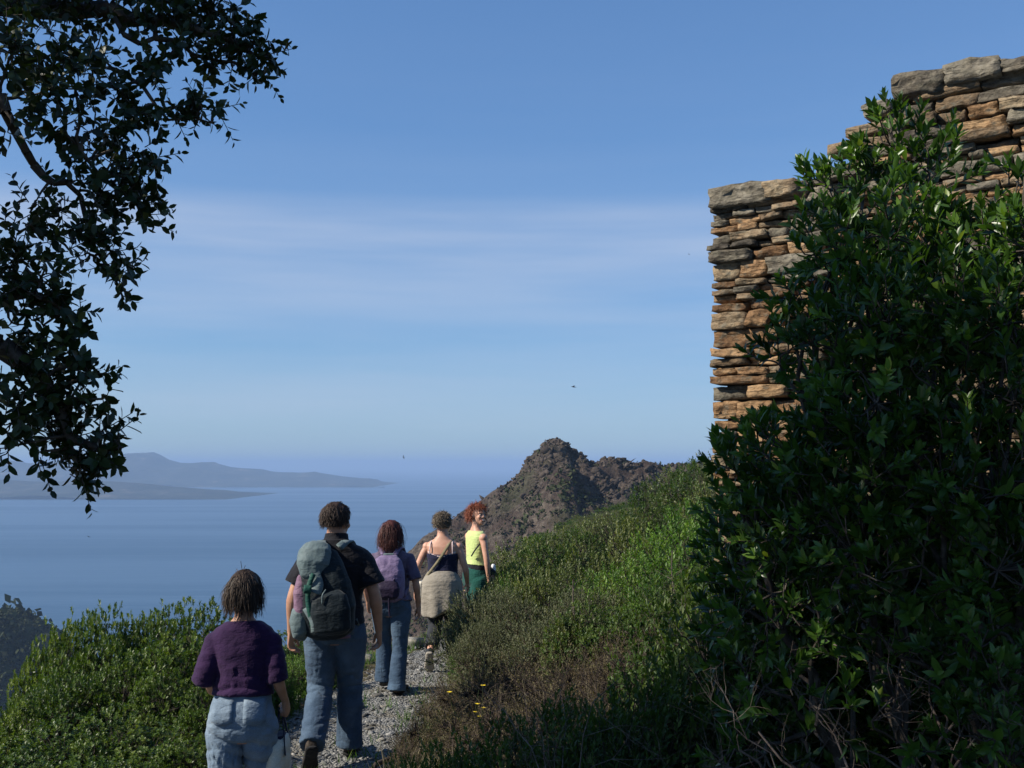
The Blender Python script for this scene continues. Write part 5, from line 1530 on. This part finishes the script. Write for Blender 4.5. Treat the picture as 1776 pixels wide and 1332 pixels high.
        for k2 in range(seg):
            nx_ = P[-1] + d * Ln[:, None]
            e_ = (nx_ - cc) / (rr + .003)
            rl = np.linalg.norm(e_, axis=1, keepdims=True)
            inside_ = (rl < 1) & (nx_[:, 2:3] > cap_low - .08)
            nx_ = np.where(inside_, cc + e_ / rl * (rr + .003), nx_)
            P.append(nx_)
            d = nrm(d * .7 + np.array([0, -.02, -.5 * down]) + g.normal(0, curl * .6, (m, 3)))
        P = np.stack(P, 1)                                            # m, seg+1, 3
        wdir = nrm(np.cross(u, g.normal(0, 1, (m, 3))))
        tp = np.linspace(1, .25, seg + 1)[None, :, None] * thick * (0.6 + .8 * g.random((m, 1, 1)))
        A, B = P - wdir[:, None] * tp, P + wdir[:, None] * tp
        Cc = P + u[:, None] * tp * .8
        VV = np.stack([A, Cc, B], 2).reshape(-1, 3)
        b = (np.arange(m)[:, None] * (seg + 1) + np.arange(seg)[None]).ravel() * 3
        Q1 = np.concatenate([np.stack([b, b + 1, b + 4, b + 3], -1), np.stack([b + 1, b + 2, b + 5, b + 4], -1)])
        tint1 = np.repeat(np.clip(g.normal(.5, .22, m), 0, 1), (seg + 1) * 3)
        V = np.concatenate([p, VV]); V = c_ + (V * k_) @ R.T
        return link('hair', mesh_np('hair', V, [Q0, Q1 + len(p)], True, np.concatenate([tint0, tint1])), mat, s.root)
    def place(s, x, y, rz, dz=0.0):
        s.loc = np.array([x, y, float(ground_n(np.array([x]), np.array([y]))[0]) + 0.02 + dz]); s.rz = rz
        s.root.location = s.loc; s.root.rotation_euler = (0, 0, rz)
    def top(s, o, label, cat):
        """An object worn or carried: its own thing at the wearer's place."""
        o.location = s.loc; o.rotation_euler = (0, 0, s.rz); tag(o, label, cat)
        return o

def strap(pts, wid, th, normal_hint, name, mat, parent):
    """Flat band through points."""
    P = np.array(pts, float)
    t_ = np.linspace(0, 1, len(P)); tt = np.linspace(0, 1, len(P) * 4)
    P = np.stack([np.interp(tt, t_, P[:, i]) for i in range(3)], -1)
    for _ in range(3):
        P[1:-1] = .25 * P[:-2] + .5 * P[1:-1] + .25 * P[2:]
    pm = PM()
    tg = nrm(np.gradient(P, axis=0))
    n_ = np.array(normal_hint, float)
    nv = np.array([n_] * len(P)) if n_.ndim == 1 else n_
    sd = nrm(np.cross(tg, nv)); up = np.cross(sd, tg)
    V, Q = [], []
    for i in range(len(P)):
        for a_, b_ in ((-1, -1), (1, -1), (1, 1), (-1, 1)):
            V.append(P[i] + sd[i] * a_ * wid / 2 + up[i] * b_ * th / 2)
        if i:
            o_ = 4 * (i - 1)
            for j in range(4):
                j2 = (j + 1) % 4
                Q.append((o_ + j, o_ + j2, o_ + 4 + j2, o_ + 4 + j))
    Q += [(0, 3, 2, 1), (len(V) - 4, len(V) - 3, len(V) - 2, len(V) - 1)]
    return link(name, mesh_np(name, np.array(V), [np.array(Q)]), mat, parent)

def pocket(garment, x, z, wid, hgt, mat):
    n_ = len(garment.data.vertices); co = np.empty(n_ * 3, np.float32); garment.data.vertices.foreach_get('co', co); co = co.reshape(-1, 3)
    V = []
    for j_ in range(6):
        for i_ in range(6):
            zz = z + hgt * (j_ / 5 - .5); xx = x + wid * (i_ / 5 - .5) * (1 - .0 * j_)
            if j_ == 0:
                zz -= .018 * (1 - abs(i_ / 2.5 - 1))
            d2 = (co[:, 0] - xx) ** 2 + (co[:, 2] - zz) ** 2
            near = co[(d2 < .018 ** 2)]
            V.append((xx, (near[:, 1].min() if len(near) else -.13) - .0025, zz))
    Q = [(a, a + 1, a + 7, a + 6) for a in (j_ * 6 + i_ for j_ in range(5) for i_ in range(5))]
    o = link('back_pocket', mesh_np('back_pocket', np.array(V), [np.array(Q)], True), mat, garment)
    m_ = o.modifiers.new('thickness', 'SOLIDIFY'); m_.thickness = .0015; m_.offset = 0
    return o

def walk(l_fwd=0.12, r_fwd=-0.12, l_lift=0.0, r_lift=0.0, **kw):
    """Default walking pose for a 1.60 m figure facing +Y."""
    P = dict(shl=(-.166, -.004, 1.252), shr=(.166, -.004, 1.252), ell=(-.225, -.03, 1.00), elr=(.225, -.03, 1.00), wrl=(-.235, .05, .775), wrr=(.235, .05, .775),
             hipl=(-.088, 0, .79), hipr=(.088, 0, .79))
    for q, sx_, fw, lf in (('l', -1, l_fwd, l_lift), ('r', 1, r_fwd, r_lift)):
        P['kn' + q] = (sx_ * .085, fw * .55 + .03 + lf * .25, .435 + .02 * (fw > 0))
        P['an' + q] = (sx_ * .085, fw - .03, .085 + lf)
        P['toe' + q] = (sx_ * .105, fw + .12, .022 + max(0, lf - .08))
        if lf > 0.02:
            P['heel' + q] = (sx_ * .080, fw - .075, .035 + lf * 1.05)
    P.update(kw)
    return P

DENIM_L = fabric('light_blue_denim', (0.11, 0.158, 0.215), (0.165, 0.222, 0.285), 80, worn=(0.23, 0.29, 0.35))
DENIM_M = fabric('blue_denim', (0.036, 0.062, 0.098), (0.056, 0.09, 0.138), 80, worn=(0.09, 0.135, 0.19))
DENIM_D = fabric('dark_blue_denim', (0.035, 0.062, 0.10), (0.055, 0.092, 0.145), 80, worn=(0.08, 0.13, 0.19))
BLACK = fabric('black_cotton', (0.008, 0.008, 0.011), (0.015, 0.015, 0.019))
NAVY = fabric('navy_jersey', (0.010, 0.012, 0.032), (0.018, 0.020, 0.048))
PURPLE = fabric('purple_knit', (0.022, 0.008, 0.036), (0.037, 0.014, 0.056), 150, bump=0.4)
LAV = fabric('grey_violet_shirt', (0.085, 0.065, 0.105), (0.14, 0.11, 0.165))
TEALG = fabric('grey_teal_nylon', (0.085, 0.12, 0.125), (0.13, 0.17, 0.172), rough=0.6)
DTEAL = fabric('dark_teal_nylon', (0.004, 0.009, 0.012), (0.008, 0.015, 0.019), rough=0.6)
DGREEN = fabric('dark_green_webbing', (0.008, 0.05, 0.038), (0.015, 0.08, 0.06), rough=0.6)
MAUVE = fabric('mauve_nylon', (0.15, 0.085, 0.13), (0.21, 0.125, 0.18), rough=0.6)
PACKV = fabric('violet_grey_nylon', (0.13, 0.095, 0.175), (0.20, 0.15, 0.25), rough=0.6)
PACKD = fabric('dark_violet_nylon', (0.016, 0.010, 0.026), (0.028, 0.018, 0.042), rough=0.6)
BEIGE = fabric('stone_ribbed_knit', (0.22, 0.195, 0.155), (0.29, 0.26, 0.21), 120, bump=0.2)
LIME = fabric('pale_lime_cotton', (0.46, 0.55, 0.20), (0.55, 0.64, 0.27))
TEALSH = fabric('teal_green_cotton', (0.007, 0.052, 0.042), (0.012, 0.078, 0.06))
DARKTR = fabric('dark_trouser_cloth', (0.016, 0.018, 0.022), (0.03, 0.033, 0.038))
CREAM = fabric('cream_canvas', (0.55, 0.50, 0.39), (0.66, 0.61, 0.50))
OLIVESTRAP = fabric('olive_tan_webbing', (0.17, 0.145, 0.085), (0.24, 0.205, 0.13))
PALETRIM = fabric('pale_pink_trim', (0.55, 0.42, 0.40), (0.65, 0.52, 0.50))
LEATHER = fabric('brown_shoe_leather', (0.035, 0.028, 0.022), (0.07, 0.055, 0.042), rough=0.6)
SOLE = fabric('black_rubber_sole', (0.010, 0.010, 0.010), (0.022, 0.022, 0.022), 30, bump=0.8)
PSOLE = fabric('pale_rubber_sole', (0.30, 0.27, 0.22), (0.42, 0.38, 0.32), 30, bump=0.8)
WHITEP = fabric('white_plastic', (0.65, 0.65, 0.66), (0.75, 0.75, 0.76), rough=0.4)

# --- woman in the purple top, nearest
f1 = Fig(1.54, False, walk(-.05, .16, 0.0, 0.02, shl=(-.145, -.004, 1.232), shr=(.145, -.004, 1.232), ell=(-.200, -.055, 1.035), wrl=(-.205, .135, .985), elr=(.190, -.05, 1.03), wrr=(.212, .075, .905)), head_turn=rad(-8), thick=.90)
r1 = f1.body(SKIN, grip='r')
f1.place(at(421, 1200, 5.6)[0], 5.6, rad(4))
tag(r1, 'nearest walker, a woman with shaggy brown hair, purple top and light blue jeans', 'person')
pm = PM(); f1.torso(pm, .958, 1.335, .018, .012); f1.sleeve(pm, 'l', .60, .014, .008); f1.sleeve(pm, 'r', .60, .014, .008)
cloth('purple_top', pm.fuse(.0075, 2, .5, .6), PURPLE, r1, .009, 3, (4, 4, 9), [((0, -.1, 1.0), (.2, .16, .07), .016, 42), ((-.22, -.03, 1.08), (.08, .1, .12), .008, 50), ((.22, -.03, 1.08), (.08, .1, .12), .008, 50)])
pm = PM(); f1.torso(pm, .735, .985, .012); f1.trouser(pm, 'l', .97, .010, .022); f1.trouser(pm, 'r', .97, .010, .022)
j = cloth('jeans', pm.fuse(.0075, 2, .5, .6), DENIM_L, r1, .006, 8, (7, 7, 13), [((-.09, -.05, .60), (.12, .15, .2), .020, 40), ((.09, -.05, .60), (.12, .15, .2), .020, 40), ((0, -.05, .2), (.2, .2, .12), .012, 60)])
for sg in (-1, 1):                                    # back pockets
    pocket(j, sg * .080, .862, .11, .11, DENIM_L)
for q in 'lr':
    f1.shoe(q, LEATHER, SOLE)
f1.hair(H_BROWN, 1, .115, 2400, .15, .010, .0030, .9, cap_low=-.06)
# tie holding a tuft on the crown
c1 = f1.head_c
tf = empty('hair_clip'); tf.parent = r1
for i, (dx, dz) in enumerate(((-.008, .062), (.016, .040))):
    p0 = c1 + np.array([-.012, -.02, .105]); strap([p0, p0 + np.array([dx * .5, -.005, dz * .55]), p0 + np.array([dx, -.01, dz])], .0025, .002, (0, -1, 0), 'prong', LEATHER, tf)
# her cloth bag
w_ = f1.P['wrr'] + np.array([-.012, .045, -.062])
bag = empty('cloth_bag')
f1.top(bag, 'cream canvas bag on dark blue handles carried by the woman in purple', 'bag')
pm = PM(); bx, by, bz = w_[0] - .02, w_[1], w_[2]
pm.loft([(bx, by, bz - .13), (bx, by, bz - .16), (bx - .005, by, bz - .26), (bx - .01, by, bz - .38), (bx - .01, by, bz - .47), (bx - .01, by, bz - .49)], [(.035, .09), (.045, .13), (.055, .155), (.062, .165), (.062, .165), (.045, .15)], power=3, n=24)
cloth('canvas_body', pm.fuse(.007, 2, .5, .6), CREAM, bag, .012, 5, (9, 7, 4))
strap([(bx - .03, by - .10, bz - .20), (bx - .012, by - .05, bz - .10), (bx - .002, by - .01, bz + .005), (bx - .002, by + .01, bz + .005), (bx - .012, by + .05, bz - .10), (bx - .03, by + .10, bz - .20)], .028, .004, (1, 0, 0), 'handle', NAVY, bag)
strap([(bx + .045, by - .10, bz - .20), (bx + .03, by - .05, bz - .10), (bx + .012, by - .01, bz + .004), (bx + .012, by + .01, bz + .004), (bx + .03, by + .05, bz - .10), (bx + .045, by + .10, bz - .20)], .028, .004, (1, 0, 0), 'handle', NAVY, bag)
pm = PM(); pm.loft([(bx, by, bz - .115), (bx, by, bz - .135), (bx, by, bz - .175)], [(.026, .07), (.034, .095), (.040, .12)], power=3)
cloth('blue_lining', pm.fuse(.007, 1), NAVY, bag, .006, 9)

# --- man with the big rucksack
f2 = Fig(1.815, True, walk(-.27, .14, 0.085, 0.0, ell=(-.262, -.045, 1.005), wrl=(-.278, .02, .775), elr=(.255, -.04, 1.0), wrr=(.268, .05, .78),
                          knl=(-.088, .02, .425), anl=(-.092, -.285, .175), toel=(-.112, -.235, .022), heell=(-.082, -.365, .165)), head_turn=rad(-32), head_tilt=rad(-4), thick=1.02)
r2 = f2.body(SKIN, curl=.45)
f2.place(at(580, 1200, 7.8)[0], 7.8, rad(2))
tag(r2, 'man with short dark hair in a black polo shirt and blue jeans, one heel lifted', 'person')
pm = PM(); f2.torso(pm, .845, 1.345, .020, .010); f2.sleeve(pm, 'l', .43, .022, .030); f2.sleeve(pm, 'r', .43, .022, .030)
sh2 = cloth('polo_shirt', pm.fuse(.008, 2, .5, .6), BLACK, r2, .007, 13, (5, 5, 9))
kk = f2.k
pm = PM(); pm.loft([(0, -.004 * kk, 1.325 * kk), (0, .006 * kk, 1.395 * kk)], [(.084 * kk, .080 * kk), (.070 * kk, .070 * kk)], n=24)
cloth('collar', pm.fuse(.006, 1), BLACK, sh2, .003, 4)
pm = PM(); f2.torso(pm, .735, .91, .012); f2.trouser(pm, 'l', .97, .022, .022); f2.trouser(pm, 'r', .985, .022, .026)
j = cloth('jeans', pm.fuse(.008, 2, .5, .6), DENIM_M, r2, .007, 18, (6, 6, 10), [((-.1, 0, .50), (.14, .2, .13), .018, 48), ((.1, 0, .50), (.14, .2, .14), .016, 44), ((-.1, -.25, .27), (.14, .2, .10), .016, 60), ((.1, .1, .16), (.14, .2, .10), .014, 55), ((0, -.1, .86), (.2, .2, .08), .008, 30)])
for sg in (-1, 1):
    pocket(j, sg * .088, .955, .125, .125, DENIM_M)
for q in 'lr':
    f2.shoe(q, LEATHER, SOLE)
f2.hair(H_DARK, 2, .044, 2200, .34, .009, .0028, .75)
# rucksack, leaning a little to his left
pack = empty('rucksack'); f2.top(pack, 'dark rucksack with grey-green lid and mauve side panel on the man in black', 'backpack')
tilt = rad(5)
def pk(x, y, z):                                       # rucksack coordinates, origin at its bottom centre
    return np.array([x * math.cos(tilt) - z * math.sin(tilt) * -1 * -1 - .03, y - .13, z * math.cos(tilt) + x * math.sin(tilt) + .90])
def pkl(pm, rows, power=2.8, n=28):
    pm.loft([pk(x, y, z) for x, y, z, a_, b_ in rows], [(a_, b_) for x, y, z, a_, b_ in rows], power=power, n=n)
pm = PM(); pkl(pm, [(0.02, -.10, .0, .12, .07), (.02, -.11, .03, .178, .105), (.02, -.115, .18, .195, .125), (.012, -.11, .34, .180, .115), (.0, -.09, .47, .150, .095), (-.01, -.07, .56, .12, .075), (-.01, -.06, .60, .06, .04)])
body = cloth('pack_body', pm.fuse(.008, 2, .5, .7), DTEAL, pack, .008, 21, (6, 6, 6))
pm = PM(); pkl(pm, [(-.055, -.165, .37, .03, .015), (-.055, -.165, .42, .08, .05), (-.045, -.14, .49, .115, .09), (-.03, -.10, .56, .118, .092), (-.025, -.075, .605, .095, .075), (-.02, -.06, .625, .055, .045)], 2.3)
cloth('lid', pm.fuse(.007, 2, .5, .7), TEALG, pack, .010, 22, (9, 9, 9))
pm = PM(); pkl(pm, [(-.135, -.10, .10, .05, .09), (-.15, -.105, .18, .058, .105), (-.145, -.10, .30, .056, .10), (-.12, -.095, .40, .05, .08), (-.10, -.09, .44, .03, .05)])
cloth('side_panel', pm.fuse(.007, 2, .5, .7), MAUVE, pack, .007, 23, (8, 8, 8))
pm = PM(); pkl(pm, [(-.13, -.10, .015, .04, .06), (-.16, -.105, .04, .065, .105), (-.168, -.108, .12, .068, .115), (-.16, -.105, .19, .055, .10), (-.15, -.10, .205, .04, .08)])
cloth('side_pocket', pm.fuse(.007, 2, .5, .7), TEALG, pack, .007, 24, (8, 8, 8))
pm = PM(); pkl(pm, [(.06, -.225, .03, .10, .03), (.06, -.245, .06, .13, .055), (.06, -.25, .18, .135, .06), (.055, -.24, .27, .12, .045), (.05, -.225, .30, .08, .02)])
cloth('front_pocket', pm.fuse(.007, 2, .5, .7), DTEAL, pack, .006, 25, (8, 8, 8))
strap([pk(-.035, -.245, .44), pk(-.075, -.262, .36), pk(-.085, -.275, .26), pk(-.07, -.272, .15), pk(-.06, -.262, .06)], .034, .007, (0, -1, 0), 'buckle_strap', DGREEN, pack)
pb = PM(); pb.loft([pk(-.072, -.285, .37), pk(-.082, -.288, .315)], [(.026, .009), (.026, .009)], power=4)
link('buckle', mesh_np('buckle', np.array(pb.V), [np.array([f_ for f_ in pb.F if len(f_) == 4]), np.array([f_ for f_ in pb.F if len(f_) == 3])]), DGREEN, pack)
strap([pk(-.045, -.205, .47), pk(-.005, -.25, .36), pk(-.03, -.272, .31)], .075, .006, (0, -1, .1), 'flap_point', TEALG, pack)
strap([pk(-.10, -.255, .22), pk(-.045, -.285, .12), pk(-.05, -.275, .05)], .055, .006, (0, -1, 0), 'reflective_patch', TEALG, pack)
strap([pk(.045, -.285, .33), pk(.02, -.30, .30), pk(.015, -.305, .24)], .008, .006, (0, -1, 0), 'zip_piping', TEALG, pack)
for sx_, nm in ((1, 'shoulder_strap'), (-1, 'shoulder_strap')):
    strap([(sx_ * .055 - .01, -.19, 1.50), (sx_ * .085, -.115, 1.535), (sx_ * .105, -.03, 1.535), (sx_ * .118, .06, 1.48), (sx_ * .13, .125, 1.36), (sx_ * .15, .12, 1.2), (sx_ * .18, .03, 1.05), (sx_ * .17, -.12, .97)], .055, .012,
          np.array([(sx_ * .2, -1, .3), (sx_ * .1, -.3, 1), (0, 0, 1), (0, .5, 1), (0, 1, .2), (sx_ * .5, 1, 0), (sx_, .3, 0), (sx_, -.6, 0)]).repeat(4, 0), nm, TEALG, pack)
strap([(-.16, -.165, .915), (-.02, -.255, .885), (.13, -.19, .885)], .022, .006, (0, -1, 0), 'waist_strap', MAUVE, pack)

# --- woman with the violet rucksack
f3 = Fig(1.56, False, walk(.16, -.02, 0.05, 0.0, ell=(-.245, -.02, 1.02), wrl=(-.235, .10, .83), elr=(.245, -.05, 1.02), wrr=(.255, .02, .795), anr=(.07, -.05, .085), toer=(.12, .09, .022)), head_turn=rad(-10), thick=.98)
r3 = f3.body(SKIN)
f3.place(at(677, 1200, 10.0)[0], 10.0, rad(-3))
tag(r3, 'woman with dark auburn shoulder-length hair, grey-violet shirt and flared jeans', 'person')
pm = PM(); f3.torso(pm, .86, 1.335, .018, .012); f3.sleeve(pm, 'l', .48, .014, .012); f3.sleeve(pm, 'r', .48, .014, .012)
cloth('shirt', pm.fuse(.008, 2, .5, .6), LAV, r3, .006, 33, (6, 6, 10))
pm = PM(); f3.torso(pm, .735, .92, .012); f3.trouser(pm, 'l', .99, .014, .034); f3.trouser(pm, 'r', .995, .014, .036)
j = cloth('jeans', pm.fuse(.008, 2, .5, .6), DENIM_D, r3, .006, 38, (6, 6, 8), [((.08, 0, .5), (.12, .2, .16), .009, 30), ((-.08, .1, .16), (.14, .2, .1), .012, 50)])
for sg in (-1, 1):
    pocket(j, sg * .080, .855, .11, .115, DENIM_D)
for q in 'lr':
    f3.shoe(q, LEATHER, SOLE)
f3.hair(H_RED, 3, .19, 2000, .17, .012, .0032, 1.0, cap_low=-.10)
pk3 = empty('rucksack'); f3.top(pk3, 'small violet-grey rucksack with dark straps, on the back of the auburn-haired woman', 'backpack')
pm = PM(); pm.loft([(0, -.17, .86), (0, -.175, .89), (0, -.19, 1.0), (0, -.185, 1.12), (0, -.165, 1.21), (0, -.15, 1.25), (0, -.15, 1.26)], [(.10, .06), (.14, .085), (.15, .10), (.145, .095), (.12, .075), (.08, .045), (.05, .02)], power=2.8, n=28)
cloth('pack_body', pm.fuse(.007, 2, .5, .7), PACKV, pk3, .007, 41, (8, 8, 8))
pm = PM(); pm.loft([(.015, -.255, .88), (.015, -.265, .91), (.015, -.272, .98), (.015, -.26, 1.04), (.015, -.25, 1.055)], [(.07, .02), (.10, .04), (.105, .045), (.085, .03), (.05, .01)], power=2.8, n=24)
cloth('front_pocket', pm.fuse(.007, 2, .5, .7), PACKD, pk3, .006, 42, (8, 8, 8))
pm = PM(); pm.loft([(0, -.145, 1.245), (0, -.15, 1.275)], [(.06, .012), (.045, .012)], power=3)
cloth('top_pad', pm.fuse(.005, 1), TEALG, pk3, .003, 43)
for sx_ in (-1, 1):
    strap([(sx_ * .055, -.20, 1.235), (sx_ * .065, -.275, 1.10), (sx_ * .065, -.295, .98), (sx_ * .06, -.28, .88)], .030, .007, (0, -1, 0), 'compression_strap', PACKD, pk3)
    strap([(sx_ * .05, -.13, 1.26), (sx_ * .085, -.08, 1.325), (sx_ * .10, 0, 1.32), (sx_ * .11, .10, 1.22), (sx_ * .14, .10, 1.05), (sx_ * .165, 0, .95), (sx_ * .14, -.12, .90)], .045, .010,
          np.array([(0, -1, .6), (0, -.3, 1), (0, .3, 1), (0, 1, .3), (sx_ * .6, 1, 0), (sx_, 0, 0), (sx_, -.7, 0)]).repeat(4, 0), 'shoulder_strap', PACKV, pk3)
strap([(.03, -.30, .90), (.028, -.285, .80), (.034, -.27, .72)], .014, .004, (0, -1, 0), 'hanging_strap', PACKD, pk3)

# --- grey-haired woman with the knitted cardigan round her waist
f4 = Fig(1.58, False, walk(-.22, .16, .10, 0.0, ell=(-.268, -.03, 1.02), wrl=(-.285, .03, .80), elr=(.245, .0, 1.02), wrr=(.24, .14, .86), knl=(-.085, .06, .43), anl=(-.085, -.22, .20), toel=(-.10, -.20, .03), heell=(-.078, -.30, .215)), head_turn=rad(-18), thick=1.04)
r4 = f4.body(SKIN2)
f4.place(at(767, 1100, 11.2)[0], 11.2, rad(-6))
tag(r4, 'woman with short greying curls, navy strap top and beige cardigan tied round her waist', 'person')
pm = PM(); f4.torso(pm, .88, 1.185, .012, .004)
cam_top = cloth('strap_top', pm.fuse(.007, 2, .5, .7), NAVY, r4, .004, 51, (4, 4, 14), [((0, 0, .97), (.3, .3, .05), .007, 120)])
for sx_ in (-1, 1):
    strap([(sx_ * .118, -.086, 1.165), (sx_ * .118, -.096, 1.22), (sx_ * .112, -.075, 1.28), (sx_ * .105, -.01, 1.305), (sx_ * .10, .07, 1.26), (sx_ * .10, .112, 1.16)], .012, .006,
          np.array([(0, -1, 0), (0, -1, .2), (0, -.7, .7), (0, 0, 1), (0, .7, .7), (0, 1, 0)]).repeat(4, 0), 'shoulder_strap', PALETRIM, cam_top)
a_ = np.linspace(math.pi * 1.08, math.pi * 1.92, 11)
strap([(.165 * math.cos(x), .012 + .122 * math.sin(x), 1.172 - .03 * math.sin(-x) ** 2 + .028 * abs(math.cos(x)) ** 2) for x in a_], .013, .006, np.array([(math.cos(x), math.sin(x), 0) for x in a_]).repeat(4, 0), 'top_edge_trim', PALETRIM, cam_top)
pm = PM(); f4.torso(pm, .735, .93, .010); f4.trouser(pm, 'l', .90, .016, .012); f4.trouser(pm, 'r', .90, .016, .012)
cloth('trousers', pm.fuse(.008, 2, .5, .6), DARKTR, r4, .006, 55, (6, 6, 9))
pm = PM()
pm.loft([(0, -.004, .985), (0, -.008, .95), (0, -.014, .89), (0, -.02, .80), (-.008, -.03, .70), (-.014, -.038, .60), (-.016, -.042, .56)], [(.146, .106), (.170, .126), (.203, .150), (.208, .152), (.198, .146), (.190, .138), (.184, .132)], n=40)
V, N, fs = pm.fuse(.007, 2, .5, .8)
V = V + N * (.010 * np.sin(np.arctan2(V[:, 1], V[:, 0]) * 7 + V[:, 2] * 3) * np.clip((.9 - V[:, 2]) / .3, 0, 1))[:, None]
V[:, 2] += np.clip((.70 - V[:, 2]) / .12, 0, 1) * .05 * np.sin(V[:, 0] * 14)
cloth('tied_cardigan', (V, N, fs), BEIGE, r4, .003, 58, (7, 7, 2))
for q in 'lr':
    f4.shoe(q, DARKTR, PSOLE)
f4.hair(H_GREY, 4, .055, 1900, .7, .012, .0030, .3)
sb = empty('shoulder_bag'); f4.top(sb, 'small bag on a long olive strap slung across the back of the grey-haired woman', 'bag')
strap([(.10, .02, 1.312), (.09, -.055, 1.30), (.055, -.112, 1.22), (-.02, -.118, 1.10), (-.10, -.115, 1.00), (-.165, -.06, .93), (-.195, 0, .88)], .030, .005,
      np.array([(0, 0, 1), (0, -.5, 1), (0, -1, .3), (0, -1, 0), (-.2, -1, 0), (-.8, -.6, 0), (-1, 0, 0)]).repeat(4, 0), 'strap', OLIVESTRAP, sb)
strap([(.10, .02, 1.312), (.09, .10, 1.26), (.0, .135, 1.12), (-.10, .12, 1.0), (-.195, .0, .88)], .030, .005, np.array([(0, 0, 1), (0, 1, .5), (0, 1, 0), (-.3, 1, 0), (-1, 0, 0)]).repeat(4, 0), 'strap', OLIVESTRAP, sb)
pm = PM(); pm.loft([(-.225, .02, .70), (-.225, .02, .72), (-.225, .02, .84), (-.215, .02, .88)], [(.02, .06), (.035, .085), (.035, .085), (.02, .07)], power=3)
cloth('pouch', pm.fuse(.006, 1), CREAM, sb, .005, 60)
# black wristband
pw = PM(); w4 = f4.P['wrl']; e4 = f4.P['ell']; dv = nrm(w4 - e4); pw.loft([w4 - dv * .012, w4 + dv * .010], [.029, .029])
link('wristband', mesh_np('wristband', np.array(pw.V), [np.array([f_ for f_ in pw.F if len(f_) == 4]), np.array([f_ for f_ in pw.F if len(f_) == 3])], True), BLACK, r4)

# --- red-haired woman looking back
f5 = Fig(1.62, False, walk(.06, -.10, 0, 0, ell=(-.21, .02, 1.01), wrl=(-.20, .12, .80), elr=(.235, .0, 1.01), wrr=(.215, .045, .775)), head_turn=rad(-80), head_tilt=rad(6), thick=.86)
r5 = f5.body(SKIN2)
f5.mouth()
f5.place(at(826, 1000, 11.9)[0], 11.9, rad(-60), dz=.02)
tag(r5, 'smiling woman with copper red hair in a pale lime sleeveless top, turning to look back', 'person')
pm = PM(); f5.torso(pm, .955, 1.318, .013, .012)
lt_ = cloth('lime_top', pm.fuse(.007, 2, .5, .6), LIME, r5, .004, 71, (6, 6, 9))
strap([(.165, -.045, 1.205), (.135, -.095, 1.13), (.10, -.115, 1.07)], .016, .004, (.4, -1, 0), 'dark_strap', BLACK, lt_)
pm = PM(); f5.torso(pm, .90, .985, .015)
cloth('black_waistband', pm.fuse(.007, 1), BLACK, r5, .004, 72)
pm = PM(); f5.torso(pm, .735, .925, .016); f5.trouser(pm, 'l', .55, .02, .02); f5.trouser(pm, 'r', .55, .02, .02)
cloth('teal_shorts', pm.fuse(.008, 2, .5, .6), TEALSH, r5, .006, 73)
pm = PM(); pm.loft([(.14, .06, .945), (.19, .08, .88), (.235, .07, .74), (.26, .05, .58), (.27, .04, .52)], [(.035, .05), (.05, .07), (.055, .09), (.05, .10), (.03, .09)], side=(0, 1, 0))
cloth('tied_jacket', pm.fuse(.007, 2), BLACK, r5, .010, 74, (8, 8, 5))
for q in 'lr':
    f5.shoe(q, LEATHER, SOLE)
f5.hair(H_COPPER, 5, .085, 1900, .45, .014, .0030, .5, face_cut=.22)
bt = PM(); bt.loft([(.20, .10, .90), (.20, .10, .935), (.20, .10, .965), (.20, .10, .985)], [.028, .030, .022, .014])
f5o = link('water_bottle', mesh_np('water_bottle', np.array(bt.V), [np.array([f_ for f_ in bt.F if len(f_) == 4]), np.array([f_ for f_ in bt.F if len(f_) == 3])], True), WHITEP)
f5.top(f5o, 'white bottle top at the hip of the woman in the lime top', 'bottle')

# ------------------------------------------------------------------ birds
BIRD = NB('dark_plumage'); BIRD.col((0.012, 0.012, 0.016)); BIRD = BIRD.set(0.7, 0.2)
def bird(px, py, y, span, bank, label):
    pm = PM()
    pm.loft([(0, -.30, .0), (0, -.22, 0), (0, 0, -.01), (0, .14, 0), (0, .22, .01), (0, .26, .01)], [(.05, .006), (.03, .02), (.055, .05), (.045, .045), (.028, .028), (.006, .006)], n=10)
    for sg in (-1, 1):
        pm.loft([(sg * .02, .02, .01), (sg * .2, .06, .06), (sg * .40, .02, .07), (sg * .52, -.08, .03)], [(.09, .016), (.085, .012), (.06, .009), (.012, .004)], side=(0, 1, 0), n=10)
    V, N, fs = pm.fuse(.014, 1)
    o = link('bird', mesh_np('bird', V * span, fs, True), BIRD)
    o.location = at(px, py, y); o.rotation_euler = (rad(10), bank, rad(70))
    tag(o, label, 'bird')
bird(995, 671, 60, .55, rad(-12), 'dark bird gliding in the open sky above the rocky hill')
bird(700, 793, 130, .6, rad(60), 'tiny distant bird low over the horizon, left of the rocky hill')
bird(154, 931, 80, .45, rad(20), 'small bird over the blue water at the left')
bird(1195, 441, 150, .5, rad(10), 'tiny bird high in the sky just left of the stone wall')
